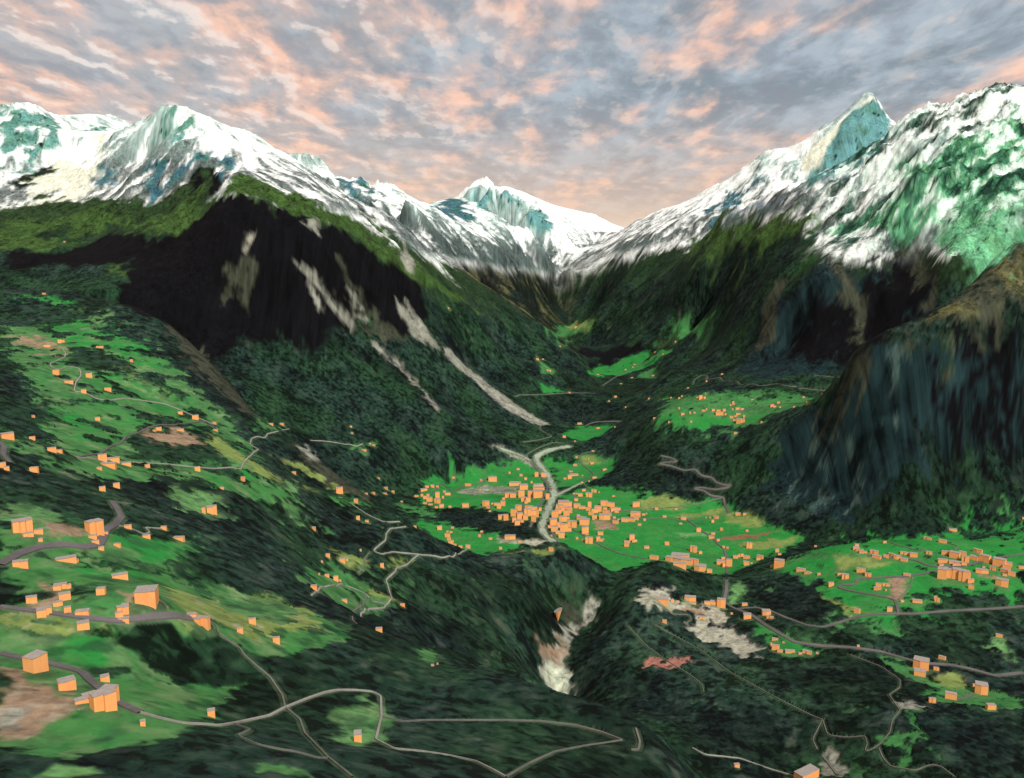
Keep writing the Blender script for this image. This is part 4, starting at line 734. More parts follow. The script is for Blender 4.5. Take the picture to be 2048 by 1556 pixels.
# ------------------------------------------------------------------ materials
def mat_new(name):
    m = bpy.data.materials.new(name); m.use_nodes = True
    nt = m.node_tree; nt.nodes.clear()
    out = nt.nodes.new('ShaderNodeOutputMaterial'); b = nt.nodes.new('ShaderNodeBsdfPrincipled')
    nt.links.new(b.outputs[0], out.inputs[0])
    b.inputs['Roughness'].default_value = 0.95
    b.inputs['Specular IOR Level'].default_value = 0.08
    return m, nt, b
def N(nt, t, **k):
    n = nt.nodes.new(t)
    for a, v in k.items(): setattr(n, a, v)
    return n
def math_n(nt, op, a, b=None, c=None, clamp=False):
    n = nt.nodes.new('ShaderNodeMath'); n.operation = op; n.use_clamp = clamp
    for i, v in enumerate((a, b, c)):
        if v is None: continue
        if isinstance(v, (int, float)): n.inputs[i].default_value = v
        else: nt.links.new(v, n.inputs[i])
    return n.outputs[0]
def mixc(nt, fac, a, b, mode='MIX'):
    n = nt.nodes.new('ShaderNodeMix'); n.data_type = 'RGBA'; n.blend_type = mode
    for s, v in ((n.inputs[0], fac), (n.inputs[6], a), (n.inputs[7], b)):
        if isinstance(v, (int, float)): s.default_value = v
        elif isinstance(v, tuple): s.default_value = v + (1,) if len(v) == 3 else v
        else: nt.links.new(v, s)
    return n.outputs[2]
def noise(nt, vec, scale, detail=4, rough=0.55, dist=0.0, dims='3D'):
    n = nt.nodes.new('ShaderNodeTexNoise'); n.noise_dimensions = dims
    n.inputs['Scale'].default_value = scale; n.inputs['Detail'].default_value = detail
    n.inputs['Roughness'].default_value = rough; n.inputs['Distortion'].default_value = dist
    nt.links.new(vec, n.inputs['Vector'])
    return n.outputs['Fac']
def ramp(nt, fac, a, b):
    n = nt.nodes.new('ShaderNodeMapRange'); n.interpolation_type = 'SMOOTHSTEP'
    n.inputs[1].default_value = a; n.inputs[2].default_value = b
    nt.links.new(fac, n.inputs[0])
    return n.outputs[0]

def land_material():
    m, nt, b = mat_new('land')
    at = N(nt, 'ShaderNodeAttribute', attribute_name='cover')
    ms = N(nt, 'ShaderNodeAttribute', attribute_name='mask')
    sp = N(nt, 'ShaderNodeSeparateColor'); nt.links.new(ms.outputs['Color'], sp.inputs[0])
    woodf, conf = sp.outputs[0], sp.outputs[1]
    geo = N(nt, 'ShaderNodeNewGeometry')
    vm = N(nt, 'ShaderNodeVectorMath', operation='MULTIPLY')      # aerial survey colours run straight down the cliffs
    nt.links.new(geo.outputs['Position'], vm.inputs[0]); vm.inputs[1].default_value = (1, 1, 0.06)
    v = vm.outputs[0]
    # tree crowns seen from afar
    a1 = noise(nt, v, 1 / 17.0, 3.5, 0.55, 0.4)
    a2 = noise(nt, v, 1 / 70.0, 3, 0.5, 0.2)
    s = math_n(nt, 'ADD', math_n(nt, 'MULTIPLY', a1, 0.62), math_n(nt, 'MULTIPLY', a2, 0.38))
    dark = ramp(nt, s, 0.42, 0.52)
    lite = ramp(nt, s, 0.51, 0.62)
    hue = noise(nt, v, 1 / 260.0, 3, 0.5)
    tree_d = mixc(nt, ramp(nt, hue, 0.42, 0.60), (0.0035, 0.0065, 0.0055), (0.0035, 0.0095, 0.0045))
    tree_m = mixc(nt, ramp(nt, hue, 0.42, 0.60), (0.011, 0.031, 0.022), (0.012, 0.038, 0.018))
    tree_l = mixc(nt, ramp(nt, hue, 0.38, 0.60), (0.031, 0.051, 0.040), (0.025, 0.059, 0.029))
    tc = mixc(nt, lite, mixc(nt, dark, tree_d, tree_m), tree_l)
    # tint by the surveyed tone so that stands differ
    tl = N(nt, 'ShaderNodeVectorMath', operation='DIVIDE'); nt.links.new(at.outputs['Color'], tl.inputs[0]); tl.inputs[1].default_value = (0.014, 0.040, 0.022)
    tc = mixc(nt, 0.75, tc, mixc(nt, 1.0, tc, tl.outputs[0], 'MULTIPLY'))
    # open ground
    g1 = noise(nt, v, 1 / 11.0, 5, 0.62, 0.5)
    g2 = noise(nt, v, 1 / 45.0, 5, 0.6, 0.8)
    vs = N(nt, 'ShaderNodeVectorMath', operation='MULTIPLY'); nt.links.new(geo.outputs['Position'], vs.inputs[0]); vs.inputs[1].default_value = (1, 0.10, 0.03)
    g3 = math_n(nt, 'ADD', math_n(nt, 'MULTIPLY', noise(nt, vs.outputs[0], 1 / 34.0, 6, 0.6, 1.1), 0.55), math_n(nt, 'MULTIPLY', noise(nt, v, 1 / 120.0, 4, 0.55, 0.6), 0.45))
    gs = math_n(nt, 'ADD', math_n(nt, 'MULTIPLY', g1, 0.5), math_n(nt, 'MULTIPLY', g2, 0.5))
    fl = N(nt, 'ShaderNodeMix', data_type='FLOAT'); nt.links.new(sp.outputs[2], fl.inputs[0]); nt.links.new(gs, fl.inputs[2]); nt.links.new(g3, fl.inputs[3])
    gs = fl.outputs[0]
    k = math_n(nt, 'MULTIPLY_ADD', math_n(nt, 'SUBTRACT', gs, 0.5), math_n(nt, 'MULTIPLY', conf, 6.5), 1.0)
    k = math_n(nt, 'MAXIMUM', k, 0.22)
    km = N(nt, 'ShaderNodeVectorMath', operation='SCALE'); nt.links.new(at.outputs['Color'], km.inputs[0]); nt.links.new(k, km.inputs['Scale'])
    cc = mixc(nt, woodf, km.outputs[0], tc)
    mn = N(nt, 'ShaderNodeVectorMath', operation='MINIMUM'); nt.links.new(cc, mn.inputs[0]); mn.inputs[1].default_value = (0.9, 0.9, 0.9)
    nt.links.new(mn.outputs[0], b.inputs['Base Color'])
    bp = N(nt, 'ShaderNodeBump'); bp.inputs['Strength'].default_value = 0.55; bp.inputs['Distance'].default_value = 5.0
    hb = math_n(nt, 'ADD', math_n(nt, 'MULTIPLY', s, math_n(nt, 'MULTIPLY', woodf, 1.3)), math_n(nt, 'MULTIPLY', gs, math_n(nt, 'MULTIPLY', conf, 0.9)))
    nt.links.new(hb, bp.inputs['Height']); nt.links.new(bp.outputs[0], b.inputs['Normal'])
    return m
LAND = land_material()
# ------------------------------------------------------------------ roads and streams
def densify(body, step=7.0):
    v = [float(q) for q in body.split()]
    pts = [(v[i], v[i + 1]) for i in range(0, len(v), 2)]
    out = []
    for (a, b), (c, d) in zip(pts, pts[1:]):
        n = max(1, int(math.hypot(c - a, d - b) / step))
        for s in range(n): out.append((a + (c - a) * s / n, b + (d - b) * s / n))
    out.append(pts[-1])
    runs = [[]]
    for px, py in out:
        g = ground_at(px, py)
        if not g: continue
        if runs[-1]:
            q = runs[-1][-1]
            if math.hypot(g[0] - q[0], g[1] - q[1]) > 0.10 * g[1]: runs.append([])
        runs[-1].append(g)
    return [r for r in runs if len(r) >= 2]
LINES = []
for ln in ROADS.strip().splitlines():
    head, body = ln.split('|'); k, wd = head.split(); wd = float(wd) * (0.75 if k in 'gl' else 0.9)
    for r in densify(body):
        # even spacing on the ground and a light smoothing of the bends
        P = np.array([(g[0], g[1]) for g in r])
        L = np.concatenate([[0], np.cumsum(np.hypot(*np.diff(P, axis=0).T))])
        ym = P[:, 1].mean(); stp = max(2.5, ym * 0.003)
        n = max(2, int(L[-1] / stp) + 1)
        t = np.linspace(0, L[-1], n)
        Q = np.stack([np.interp(t, L, P[:, 0]), np.interp(t, L, P[:, 1])], 1)
        for _ in range(2):
            if len(Q) > 2: Q[1:-1] = 0.5 * Q[1:-1] + 0.25 * (Q[:-2] + Q[2:])
        LINES.append((k, wd, Q))
# clear the trees and level the ground a little along them
fj_of = lambda yy: np.log(yy / R0) / lr * (NR - 1)
for k, wd, Q in LINES:
    ym = Q[:, 1].mean(); half = wd / 2
    for (qx, qy) in Q:
        rad = half + 0.0016 * qy + 2.4
        i0 = np.searchsorted(azs, (qx - rad) / qy) - 1; i1 = np.searchsorted(azs, (qx + rad) / qy) + 2
        j0 = int(fj_of(max(qy - rad, R0))); j1 = int(fj_of(qy + rad)) + 2
        i0 = max(i0, 0); j0 = max(j0, 0)
        sl = (slice(i0, i1), slice(j0, j1))
        d = np.hypot(X[sl] - qx, Y[sl] - qy)
        m = smooth(rad * 1.15, rad * 0.8, d)
        wood[sl] *= 1 - m
        if k == 'w':
            e = 0.6 * smooth(rad * 1.3, rad * 0.7, d)[..., None]
            col[sl] = col[sl] * (1 - e) + np.array((0.16, 0.20, 0.13)) * e
        else:
            e = 0.12 * m[..., None]
            col[sl] = col[sl] * (1 - e) + np.array((0.10, 0.14, 0.07)) * e
CANOPY = 1.8
def road_mat(name, rgb, rough=0.9):
    m, nt, b = mat_new(name)
    g = N(nt, 'ShaderNodeNewGeometry')
    f = noise(nt, g.outputs['Position'], 0.25, 5, 0.6)
    f2 = noise(nt, g.outputs['Position'], 0.02, 3, 0.5)
    a = tuple(c * 0.82 for c in rgb); c2 = tuple(min(1, c * 1.2) for c in rgb)
    nt.links.new(mixc(nt, ramp(nt, math_n(nt, 'ADD', math_n(nt, 'MULTIPLY', f, 0.4), math_n(nt, 'MULTIPLY', f2, 0.6)), 0.35, 0.65), a, c2), b.inputs['Base Color'])
    b.inputs['Roughness'].default_value = rough
    return m
RM = {'d': road_mat('asphalt', (0.115, 0.105, 0.105)), 'g': road_mat('track_grit', (0.145, 0.14, 0.125)), 'l': road_mat('pale_grit', (0.27, 0.255, 0.23)),
      'w': road_mat('glacial_water', (0.27, 0.32, 0.24), 0.5)}
for k, wd, Q in LINES:
    n = len(Q)
    T = np.gradient(Q, axis=0); T /= np.linalg.norm(T, axis=1)[:, None] + 1e-9
    NN = np.stack([-T[:, 1], T[:, 0]], 1)
    V = []; Fc = []
    wide = wd / 2
    for i in range(n):
        w2 = wide * (1 + (0.35 * math.sin(i * 0.7) + 0.2 * math.sin(i * 1.9) if k == 'w' else 0))
        o = []
        zc = height(*Q[i])
        for s in (-1, -0.33, 0.33, 1):
            p = Q[i] + NN[i] * w2 * s
            zz = height(p[0], p[1])
            o.append((p[0], p[1], zz))
        base = 1.0 + 0.0002 * Q[i][1]
        for q in o: V.append((q[0], q[1], q[2] + base + (0.25 if k != 'w' else 0)))
        if i:
            for s in range(3):
                a = 4 * (i - 1) + s; Fc.append((a, a + 1, a + 5, a + 4))
    # thin kerb skirt so the strip has an edge
    nb = len(V)
    for i in range(n):
        for e in (0, 3):
            q = V[4 * i + e]; V.append((q[0], q[1], q[2] - 1.6))
    for i in range(1, n):
        a, b2 = 4 * (i - 1), 4 * i
        c, d2 = nb + 2 * (i - 1), nb + 2 * i
        Fc.append((a, b2, d2, c)); Fc.append((b2 + 3, a + 3, c + 1, d2 + 1))
    nm = {'d': 'road', 'g': 'track', 'l': 'path', 'w': 'river'}[k]
    me = new_mesh(nm, V, Fc, RM[k])
    o = bpy.data.objects.new(nm, me); link(o); set_props(o, kind='structure')
log('roads', len(LINES))

# ------------------------------------------------------------------ buildings
def wall_mat():
    m, nt, b = mat_new('orange_wall')
    g = N(nt, 'ShaderNodeNewGeometry'); tc = N(nt, 'ShaderNodeTexCoord'); oi = N(nt, 'ShaderNodeObjectInfo')
    vm = N(nt, 'ShaderNodeVectorMath', operation='MULTIPLY'); nt.links.new(g.outputs['Position'], vm.inputs[0]); vm.inputs[1].default_value = (1, 1, 0.03)
    f = noise(nt, vm.outputs[0], 0.5, 3, 0.6)
    f2 = noise(nt, g.outputs['Position'], 0.12, 3, 0.6)
    s = math_n(nt, 'ADD', math_n(nt, 'MULTIPLY', f, 0.6), math_n(nt, 'MULTIPLY', f2, 0.4))
    c = mixc(nt, ramp(nt, s, 0.36, 0.62), (0.86, 0.36, 0.125), (0.90, 0.43, 0.15))
    c = mixc(nt, math_n(nt, 'MULTIPLY', oi.outputs['Random'], 0.30), c, (0.88, 0.31, 0.12))
    nt.links.new(c, b.inputs['Base Color'])
    return m
def roof_mat():
    m, nt, b = mat_new('grey_roof')
    g = N(nt, 'ShaderNodeNewGeometry'); oi = N(nt, 'ShaderNodeObjectInfo')
    f = noise(nt, g.outputs['Position'], 0.3, 4, 0.6)
    c = mixc(nt, ramp(nt, f, 0.35, 0.65), (0.27, 0.235, 0.215), (0.335, 0.29, 0.26))
    c = mixc(nt, math_n(nt, 'MULTIPLY', oi.outputs['Random'], 0.3), c, (0.24, 0.22, 0.21))
    nt.links.new(c, b.inputs['Base Color'])
    return m
WALL, ROOF = wall_mat(), roof_mat()
random.seed(5)
def footprint(kind, w, d):
    if kind == 'rect': return [(-w/2, -d/2), (w/2, -d/2), (w/2, d/2), (-w/2, d/2)]
    if kind == 'ell': return [(-w/2, -d/2), (w*0.12, -d/2), (w*0.12, -d*0.08), (w/2, -d*0.08), (w/2, d/2), (-w/2, d/2)]
    if kind == 'step': return [(-w/2, -d*0.3), (-w*0.05, -d*0.3), (-w*0.05, -d/2), (w/2, -d/2), (w/2, d*0.34), (w*0.1, d*0.34), (w*0.1, d/2), (-w/2, d/2)]
    if kind == 'bay': return [(-w/2, -d*0.36), (-w*0.18, -d*0.36), (-w*0.12, -d/2), (w*0.12, -d/2), (w*0.18, -d*0.36), (w/2, -d*0.36), (w/2, d/2), (-w/2, d/2)]
    if kind == 'skew': return [(-w/2, -d/2), (w*0.42, -d*0.44), (w/2, d*0.40), (-w*0.40, d/2)]
    if kind == 'penta': return [(-w/2, -d*0.35), (-w*0.05, -d/2), (w/2, -d*0.38), (w/2, d*0.45), (-w*0.44, d/2)]
def extrude(fp, z0, z1, cap=True):
    n = len(fp)
    V = [(x, y, z0) for x, y in fp] + [(x, y, z1) for x, y in fp]
    Fc = [(i, (i + 1) % n, n + (i + 1) % n, n + i) for i in range(n)]
    if cap: Fc += [tuple(range(n - 1, -1, -1)), tuple(range(n, 2 * n))]
    return V, Fc
def grown(fp, e):
    cx = sum(p[0] for p in fp) / len(fp); cy = sum(p[1] for p in fp) / len(fp)
    return [(p[0] + math.copysign(e, p[0] - cx), p[1] + math.copysign(e, p[1] - cy)) for p in fp]
ALL = []
for zone, txt in HOUSES.items():
    for it in txt.split(';'):
        cx, cy, w, h = [float(q) for q in it.split()]
        ALL.append([zone, cx, cy, w, h])
log('buildings listed', len(ALL))
SPECIAL = {  # columns,row of centre -> footprint, turn (deg), depth ratio, label
 (73, 1327): ('rect', 38, 0.85, 'big tall orange block house beside the nearest asphalt road, at the left border'),
 (208, 1404): ('step', 20, 0.75, 'tallest orange block house with notched front, standing on the nearest asphalt road'),
 (220, 1391): ('skew', -28, 0.8, 'orange block house with slanting grey roof joined behind the notched one'),
 (168, 1402): ('rect', 8, 0.5, 'long low orange annex beside the notched block house, front one of two'),
 (178, 1391): ('rect', 8, 0.6, 'long low orange annex beside the notched block house, rear one of two'),
 (134, 1371): ('penta', 10, 0.8, 'medium orange house with five-sided grey roof on brown ground near the road bend'),
 (210, 1358): ('penta', 5, 0.9, 'small orange house just beyond the nearest asphalt road, behind the largest notched one'),
 (286, 1447): ('rect', 0, 0.8, 'tiny orange hut in the green field where asphalt road becomes pale path'),
 (423, 1427): ('rect', 0, 0.9, 'small upright orange hut at the forest edge above the pale path'),
 (716, 1475): ('rect', 0, 1.3, 'lone orange hut with grey roof in the pale forest clearing inside the path bend'),
 (295, 1195): ('rect', -12, 0.9, 'largest orange cube building standing alone in the olive meadow, pale brown ground around it'),
 (400, 1243): ('ell', -30, 0.6, 'long orange farmhouse turned diagonally at the end of the farm lane'),
 (382, 1231): ('rect', -15, 0.7, 'low orange barn just behind the long diagonal farmhouse'),
 (46, 1053): ('bay', 6, 0.7, 'tall wide orange block standing at the left border above the looping grey road'),
 (190, 1055): ('step', 30, 0.8, 'tall ribbed orange block beside the hook of the looping grey road'),
 (132, 1120): ('rect', 4, 0.4, 'long flat orange shed in the green meadow below the looping grey road'),
 (1612, 1553): ('ell', 12, 1.0, 'wide orange building with large grey roof cut by the bottom border beside pale gravel'),
 (1841, 1330): ('penta', 0, 0.8, 'tall orange block set right on the grey valley road at the lower right'),
 (1961, 1379): ('penta', 8, 0.9, 'stout orange house with pointed front corner in the lower right meadow'),
}
areas = sorted([a[3] * a[4] for a in ALL], reverse=True)
LIMIT = areas[299] if len(areas) > 300 else 0
rest_V, rest_F, rest_n = [], [], 0
def size_word(w, h):
    r = h / w
    if w * h > 420: s = 'large'
    elif w * h > 160: s = 'fairly large'
    elif w * h > 70: s = 'medium'
    elif w * h > 32: s = 'small'
    else: s = 'tiny'
    f = 'tall narrow' if r > 1.25 else ('long low' if r < 0.5 else ('cube-shaped' if r > 0.8 else 'broad'))
    return s, f
items = []
kept = 0
for zone, cx, cy, w, h in ALL:
    g = ground_at(cx, cy + h * 0.5)
    if not g:
        log('no ground', cx, cy); continue
    gx_, gy_, gz_ = g
    dx, dy, dz = ray(cx, cy)
    t = gy_ / dy
    items.append([zone, cx, cy, w, h, gx_, gy_, gz_, w / F * t, h / F * t])
# levelled, tree-free building plots
for it in items:
    qx, qy, wm = it[5], it[6], it[8]
    rad = wm * 0.75 + 0.002 * qy
    i0 = max(np.searchsorted(azs, (qx - rad) / qy) - 1, 0); i1 = np.searchsorted(azs, (qx + rad) / qy) + 2
    j0 = int(fj_of(max(qy - rad, R0))); j1 = int(fj_of(qy + rad)) + 2
    sl = (slice(i0, i1), slice(max(j0, 0), j1))
    d = np.hypot(X[sl] - qx, Y[sl] - qy)
    m = smooth(rad * 1.1, rad * 0.7, d)
    wood[sl] *= 1 - m
    e = (0.45 * m)[..., None]
    col[sl] = col[sl] * (1 - e) + np.array((0.09, 0.15, 0.07)) * e
ORD = ['leftmost', 'second-left', 'third-from-left', 'fourth-from-left', 'fifth-from-left', 'sixth-from-left', 'seventh-from-left', 'eighth-from-left', 'ninth-from-left', 'tenth-from-left', 'eleventh-from-left', 'twelfth-from-left', 'thirteenth-from-left', 'fourteenth-from-left', 'fifteenth-from-left', 'sixteenth-from-left', 'seventeenth-from-left', 'eighteenth-from-left']
single = [it for it in items if it[3] * it[4] >= LIMIT][:300]
ids = set(id(q) for q in single)
rest = [it for it in items if id(it) not in ids]
bucket = {}
for it in single:
    s, f = size_word(it[3], it[4]); bucket.setdefault((it[0], s, f), []).append(it)
lab = {}
for (zone, s, f), L in bucket.items():
    L.sort(key=lambda q: q[1])
    for i, it in enumerate(L):
        if len(L) == 1: lab[id(it)] = '%s %s orange building, %s' % (s, f, zone)
        elif i == len(L) - 1: lab[id(it)] = 'rightmost %s %s orange building, %s' % (s, f, zone)
        else: lab[id(it)] = '%s %s %s orange building, %s' % (ORD[min(i, 17)], s, f, zone)
def build_shape(kind, wm, hm, depth):
    fp = footprint(kind, wm, depth)
    return fp
def dims(it, spec):
    wm, hm = it[8], it[9]
    if spec: kind, yaw, dr = spec[0], spec[1], spec[2]
    else:
        rnd = random.random()
        kind = 'rect' if it[3] < 9 else random.choice(['rect', 'rect', 'ell', 'step', 'penta', 'skew'])
        yaw = random.gauss(0, 11); dr = random.uniform(0.5, 0.8) if it[3] > 18 else random.uniform(0.35, 0.65)
    dr = dr if wm / max(hm, .1) < 2.2 else 0.45
    depth = wm * dr; depth = min(max(depth, 5), 60)
    a = math.radians(yaw)
    # width seen = w cos + d sin
    sw = wm / (abs(math.cos(a)) + dr * abs(math.sin(a)))
    return kind, yaw, sw, max(sw * dr, 3.0)
for it in single:
    zone, cx, cy, w, h, gx_, gy_, gz_, wm, hm = it
    spec = SPECIAL.get((int(cx), int(cy)))
    kind, yaw, sw, depth = dims(it, spec)
    if w < 14: sw *= (1.25 if 'town' in zone or 'village' in zone else 1.10)
    drop = (depth * 0.5) * (CZ - gz_) / gy_      # part of the height seen is the roof
    zt = max(hm - depth * max(0.0, (CZ - gz_) / gy_) * 0.55, hm * 0.86) * (1.10 if w < 14 else 1.0)
    r = bpy.data.objects.new('building', None); r.empty_display_size = 5
    fy = gy_ + depth * 0.5
    fx_ = gx_ * fy / gy_
    r.location = (fx_, fy, gz_ - 0.3); r.rotation_euler = (0, 0, math.radians(yaw) - math.atan2(fx_, fy))
    link(r)
    fp = footprint(kind, sw, depth)
    V, Fc = extrude(fp, -0.45 * depth - 2, zt)
    wl = bpy.data.objects.new('wall', new_mesh('wall', V, Fc, WALL)); link(wl, r)
    e = 0.012 * sw + 0.05; th = max(0.25, 0.03 * zt)
    V, Fc = extrude(grown(fp, e), zt + 0.01, zt + 0.01 + th)
    rf = bpy.data.objects.new('roof', new_mesh('roof', V, Fc, ROOF)); link(rf, r)
    lb = spec[3] if spec else lab[id(it)]
    set_props(r, lb, 'building', 'orange block buildings, ' + zone)
for it in rest:
    zone, cx, cy, w, h, gx_, gy_, gz_, wm, hm = it
    kind, yaw, sw, depth = dims(it, None)
    zt = hm * 0.85; a = math.radians(yaw)
    fy = gy_ + depth * 0.5; fx_ = gx_ * fy / gy_
    for (z0, z1, e, mi) in ((-0.45 * depth - 2, zt, 0, 0), (zt + .01, zt + 0.01 + 0.3, 0.15, 1)):
        V, Fc = extrude(grown(footprint('rect', sw, depth), e), z0, z1)
        b0 = len(rest_V)
        for (vx, vy, vz) in V:
            rest_V.append((fx_ + vx * math.cos(a) - vy * math.sin(a), fy + vx * math.sin(a) + vy * math.cos(a), gz_ - 0.3 + vz))
        for f_ in Fc: rest_F.append((tuple(b0 + q for q in f_), mi))
me = bpy.data.meshes.new('distant_buildings'); me.from_pydata(rest_V, [], [f for f, _ in rest_F]); me.materials.append(WALL); me.materials.append(ROOF)
for p, (_, mi) in zip(me.polygons, rest_F): p.material_index = mi
o = bpy.data.objects.new('distant_buildings', me); link(o)
set_props(o, 'tiny far orange block buildings scattered over the fields and slopes', 'buildings', kind='stuff')
log('buildings', len(single), len(rest))

# ------------------------------------------------------------------ the upside-down orange cone in the ravine
g = ground_at(1116, 1242)
if g:
    t = g[1] / ray(1116, 1225)[1]
    Rc = 8.5 / F * t; Hc = 23 / F * t
    n = 14
    V = [(0.35 * Rc * math.cos(2 * math.pi * i / n) * 0.2, 0.2 * Rc * math.sin(2 * math.pi * i / n) * 0.35, -1.0) for i in range(n)]
    V += [(Rc * math.cos(2 * math.pi * i / n), Rc * math.sin(2 * math.pi * i / n), Hc + 0.18 * Hc * math.cos(2 * math.pi * i / n)) for i in range(n)]
    Fc = [(i, (i + 1) % n, n + (i + 1) % n, n + i) for i in range(n)] + [tuple(range(n - 1, -1, -1))]
    r = bpy.data.objects.new('cone_marker', None); r.location = g; link(r)
    set_props(r, 'orange upside-down cone standing on its tip in the dark ravine', 'cone')
    link(bpy.data.objects.new('cone_body', new_mesh('cone_body', V, Fc, WALL)), r)
    top = [(v[0] * 1.01, v[1] * 1.01, v[2] + 0.02) for v in V[n:]]; top2 = [(v[0], v[1], v[2] + 0.5) for v in top]
    link(bpy.data.objects.new('cone_cap', new_mesh('cone_cap', top + top2, [tuple(range(n - 1, -1, -1)), tuple(range(n, 2 * n))] + [(i, (i + 1) % n, n + (i + 1) % n, n + i) for i in range(n)], ROOF)), r)

# ------------------------------------------------------------------ land and woods as meshes
def grid_mesh(name, P, keep, cov, msk, mat):
    NI, NJ = P.shape[:2]
    idx = -np.ones((NI, NJ), np.int64)
    use = np.zeros((NI, NJ), bool)
    for di in (0, 1):
        for dj in (0, 1): use[di:NI - 1 + di, dj:NJ - 1 + dj] |= keep
    idx[use] = np.arange(use.sum())
    a = idx[:-1, :-1][keep]; b = idx[1:, :-1][keep]; c = idx[1:, 1:][keep]; d = idx[:-1, 1:][keep]
    Fq = np.stack([a, b, c, d], 1).astype(np.int32)
    V = P[use].astype(np.float32)
    me = bpy.data.meshes.new(name)
    me.vertices.add(len(V)); me.vertices.foreach_set('co', V.ravel())
    me.loops.add(Fq.size); me.loops.foreach_set('vertex_index', Fq.ravel())
    me.polygons.add(len(Fq)); me.polygons.foreach_set('loop_start', np.arange(0, Fq.size, 4, dtype=np.int32))
    try: me.polygons.foreach_set('loop_total', np.full(len(Fq), 4, np.int32))
    except Exception: pass
    me.update(calc_edges=True)
    me.polygons.foreach_set('use_smooth', np.ones(len(Fq), bool))
    for nm, arr in (('cover', cov), ('mask', msk)):
        at = me.color_attributes.new(nm, 'FLOAT_COLOR', 'POINT')
        at.data.foreach_set('color', np.concatenate([arr[use], np.ones((len(V), 1))], 1).astype(np.float32).ravel())
    me.materials.append(mat)
    o = bpy.data.objects.new(name, me); link(o)
    return o
wood = np.clip(wood, 0, 1)
msk = np.stack([wood, con, smooth(0.8, 1.5, slope)], -1)
XL = X + 75 * smooth(1850, 2170, Z) * np.exp(-((X - 3050) ** 2 + (Y - 7700) ** 2) / 700.0 ** 2)   # the horn leans over to the right
P = np.stack([XL, Y, Z], -1)
w4 = (wood[:-1, :-1] + wood[1:, :-1] + wood[1:, 1:] + wood[:-1, 1:]) / 4
y4 = Y[:-1, :-1]
woods = (w4 > 0.5)
full = np.ones_like(woods)
floor_k = np.zeros_like(woods)
z4 = Z[:-1, :-1]
hills_k = (y4 < 3300) & ~((z4 < 45) & (y4 > 2380))
vfl = (z4 < 45) & (y4 > 2380) & (y4 < 4400)
mts = ~hills_k & ~vfl
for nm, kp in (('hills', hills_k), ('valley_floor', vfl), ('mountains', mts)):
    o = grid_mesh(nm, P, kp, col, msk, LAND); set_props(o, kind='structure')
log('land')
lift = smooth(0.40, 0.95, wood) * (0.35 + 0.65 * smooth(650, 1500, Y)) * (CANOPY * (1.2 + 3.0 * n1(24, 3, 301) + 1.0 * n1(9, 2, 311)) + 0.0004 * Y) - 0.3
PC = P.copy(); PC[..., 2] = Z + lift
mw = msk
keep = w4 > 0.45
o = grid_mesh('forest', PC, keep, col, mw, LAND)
set_props(o, 'dark green conifer forest covering the valley sides', 'forest', kind='stuff')
log('forest', keep.sum())
# low plain beyond the ranges so that the land reaches the horizon
m, nt, b = mat_new('plain'); b.inputs['Base Color'].default_value = (0.05, 0.08, 0.05, 1)
S = 60000
o = bpy.data.objects.new('ground', new_mesh('ground', [(-S, -S, -160), (S, -S, -160), (S, S, -160), (-S, S, -160)], [(0, 1, 2, 3)], m)); link(o); set_props(o, kind='structure')

# ------------------------------------------------------------------ sky
SUN_EL, SUN_AZ = math.radians(46), math.radians(152)     # azimuth measured from +Y towards +X: behind the viewpoint
w = bpy.data.worlds.new('World'); SC.world = w; w.use_nodes = True
nt = w.node_tree; nt.nodes.clear()
out = nt.nodes.new('ShaderNodeOutputWorld'); bg = nt.nodes.new('ShaderNodeBackground'); nt.links.new(bg.outputs[0], out.inputs[0])
sky = nt.nodes.new('ShaderNodeTexSky'); sky.sky_type = 'NISHITA'; sky.sun_disc = False
sky.sun_elevation = SUN_EL; sky.sun_rotation = SUN_AZ; sky.altitude = 2000
tc = nt.nodes.new('ShaderNodeTexCoord'); sx = nt.nodes.new('ShaderNodeSeparateXYZ'); nt.links.new(tc.outputs['Generated'], sx.inputs[0])
zz = math_n(nt, 'ADD', math_n(nt, 'MAXIMUM', sx.outputs[2], 0.0), 0.16)
ux = math_n(nt, 'DIVIDE', sx.outputs[0], zz); uy = math_n(nt, 'DIVIDE', sx.outputs[1], zz)
cb = nt.nodes.new('ShaderNodeCombineXYZ'); nt.links.new(ux, cb.inputs[0]); nt.links.new(math_n(nt, 'MULTIPLY', uy, 0.5), cb.inputs[1])
v = cb.outputs[0]
def deck(vec):
    p = noise(nt, vec, 2.4, 6, 0.54, 0.25); q = noise(nt, vec, 7.5, 5, 0.54, 0.15); r_ = noise(nt, vec, 1.1, 3, 0.5, 0.1)
    return math_n(nt, 'ADD', math_n(nt, 'MULTIPLY', p, 0.54), math_n(nt, 'ADD', math_n(nt, 'MULTIPLY', q, 0.28), math_n(nt, 'MULTIPLY', r_, 0.18))), q
cl, n_b = deck(v)
mo = nt.nodes.new('ShaderNodeMapping'); nt.links.new(v, mo.inputs[0]); mo.inputs['Location'].default_value = (-0.035, 0.022, 0)
cl2, _q = deck(mo.outputs[0])
lit = math_n(nt, 'SUBTRACT', cl, cl2)          # the side of each puff turned to the low light
mp = nt.nodes.new('ShaderNodeMapping'); nt.links.new(v, mp.inputs[0]); mp.inputs['Location'].default_value = (3.1, 7.7, 1.3)
n_d = noise(nt, mp.outputs[0], 5.0, 7, 0.62, 0.3)
left = ramp(nt, sx.outputs[0], 0.22, -0.45)
low = ramp(nt, sx.outputs[2], 0.16, -0.02)
base = mixc(nt, ramp(nt, n_d, 0.36, 0.62), (0.245, 0.295, 0.335), (0.42, 0.49, 0.55))
base = mixc(nt, math_n(nt, 'MULTIPLY', left, 0.55), base, (0.55, 0.53, 0.52))
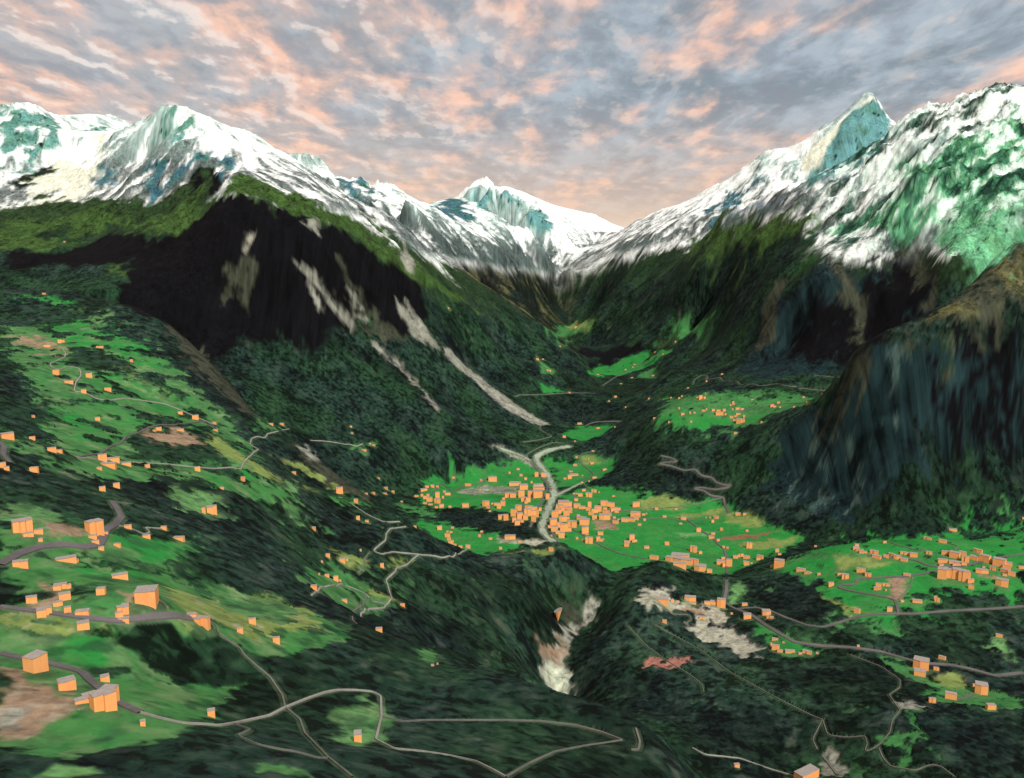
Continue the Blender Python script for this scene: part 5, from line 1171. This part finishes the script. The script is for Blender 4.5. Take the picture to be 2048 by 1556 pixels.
cl = math_n(nt, 'ADD', cl, math_n(nt, 'ADD', math_n(nt, 'MULTIPLY', left, 0.055), math_n(nt, 'MULTIPLY', low, 0.02)))
peach = mixc(nt, ramp(nt, n_b, 0.4, 0.65), (0.60, 0.45, 0.40), (0.95, 0.59, 0.44))
c1 = mixc(nt, ramp(nt, cl, 0.47, 0.625), base, peach)
c1 = mixc(nt, math_n(nt, 'MULTIPLY', ramp(nt, lit, 0.0, -0.06), 0.45), c1, (0.26, 0.27, 0.31))
hl = math_n(nt, 'MULTIPLY', ramp(nt, lit, 0.012, 0.055), math_n(nt, 'ADD', math_n(nt, 'MULTIPLY', left, 0.55), 0.18))
c2 = mixc(nt, hl, c1, (0.90, 0.82, 0.76))
c3 = mixc(nt, math_n(nt, 'MULTIPLY', low, 0.75), c2, (0.80, 0.56, 0.42))
c3 = mixc(nt, ramp(nt, sx.outputs[2], 0.05, -0.03), c3, (0.88, 0.68, 0.50))
fin = mixc(nt, 1.0, c3, mixc(nt, 0.06, (1, 1, 1), sky.outputs[0]), 'MULTIPLY')
nt.links.new(c3, bg.inputs['Color']); bg.inputs['Strength'].default_value = 1.0
# a share of clear daylight sky shines between the clouds
add = nt.nodes.new('ShaderNodeAddShader'); bg2 = nt.nodes.new('ShaderNodeBackground'); nt.links.new(sky.outputs[0], bg2.inputs[0]); bg2.inputs['Strength'].default_value = 0.004
nt.links.new(bg.outputs[0], add.inputs[0]); nt.links.new(bg2.outputs[0], add.inputs[1]); nt.links.new(add.outputs[0], out.inputs[0])

sd = bpy.data.lights.new('sun', 'SUN'); sd.energy = 3.2; sd.angle = math.radians(0.6); sd.color = (1.0, 0.965, 0.90)
so = bpy.data.objects.new('sun', sd); link(so)
from mathutils import Vector
sv = Vector((math.sin(SUN_AZ) * math.cos(SUN_EL), math.cos(SUN_AZ) * math.cos(SUN_EL), math.sin(SUN_EL)))
so.rotation_euler = sv.to_track_quat('Z', 'Y').to_euler(); so.location = sv * 5000
cd = bpy.data.cameras.new('camera'); co = bpy.data.objects.new('camera', cd); link(co)
co.location = (0, 0, CZ); co.rotation_euler = (math.pi / 2 - PITCH, 0, 0)
cd.sensor_width = 36; cd.lens = F / PW * 36; cd.clip_start = 1; cd.clip_end = 200000
SC.camera = co
SC.view_settings.view_transform = 'Standard'; SC.view_settings.look = 'None'; bg.inputs['Strength'].default_value = 0.80
SC.view_settings.exposure = 0.35; SC.view_settings.gamma = 1.0
log('done')
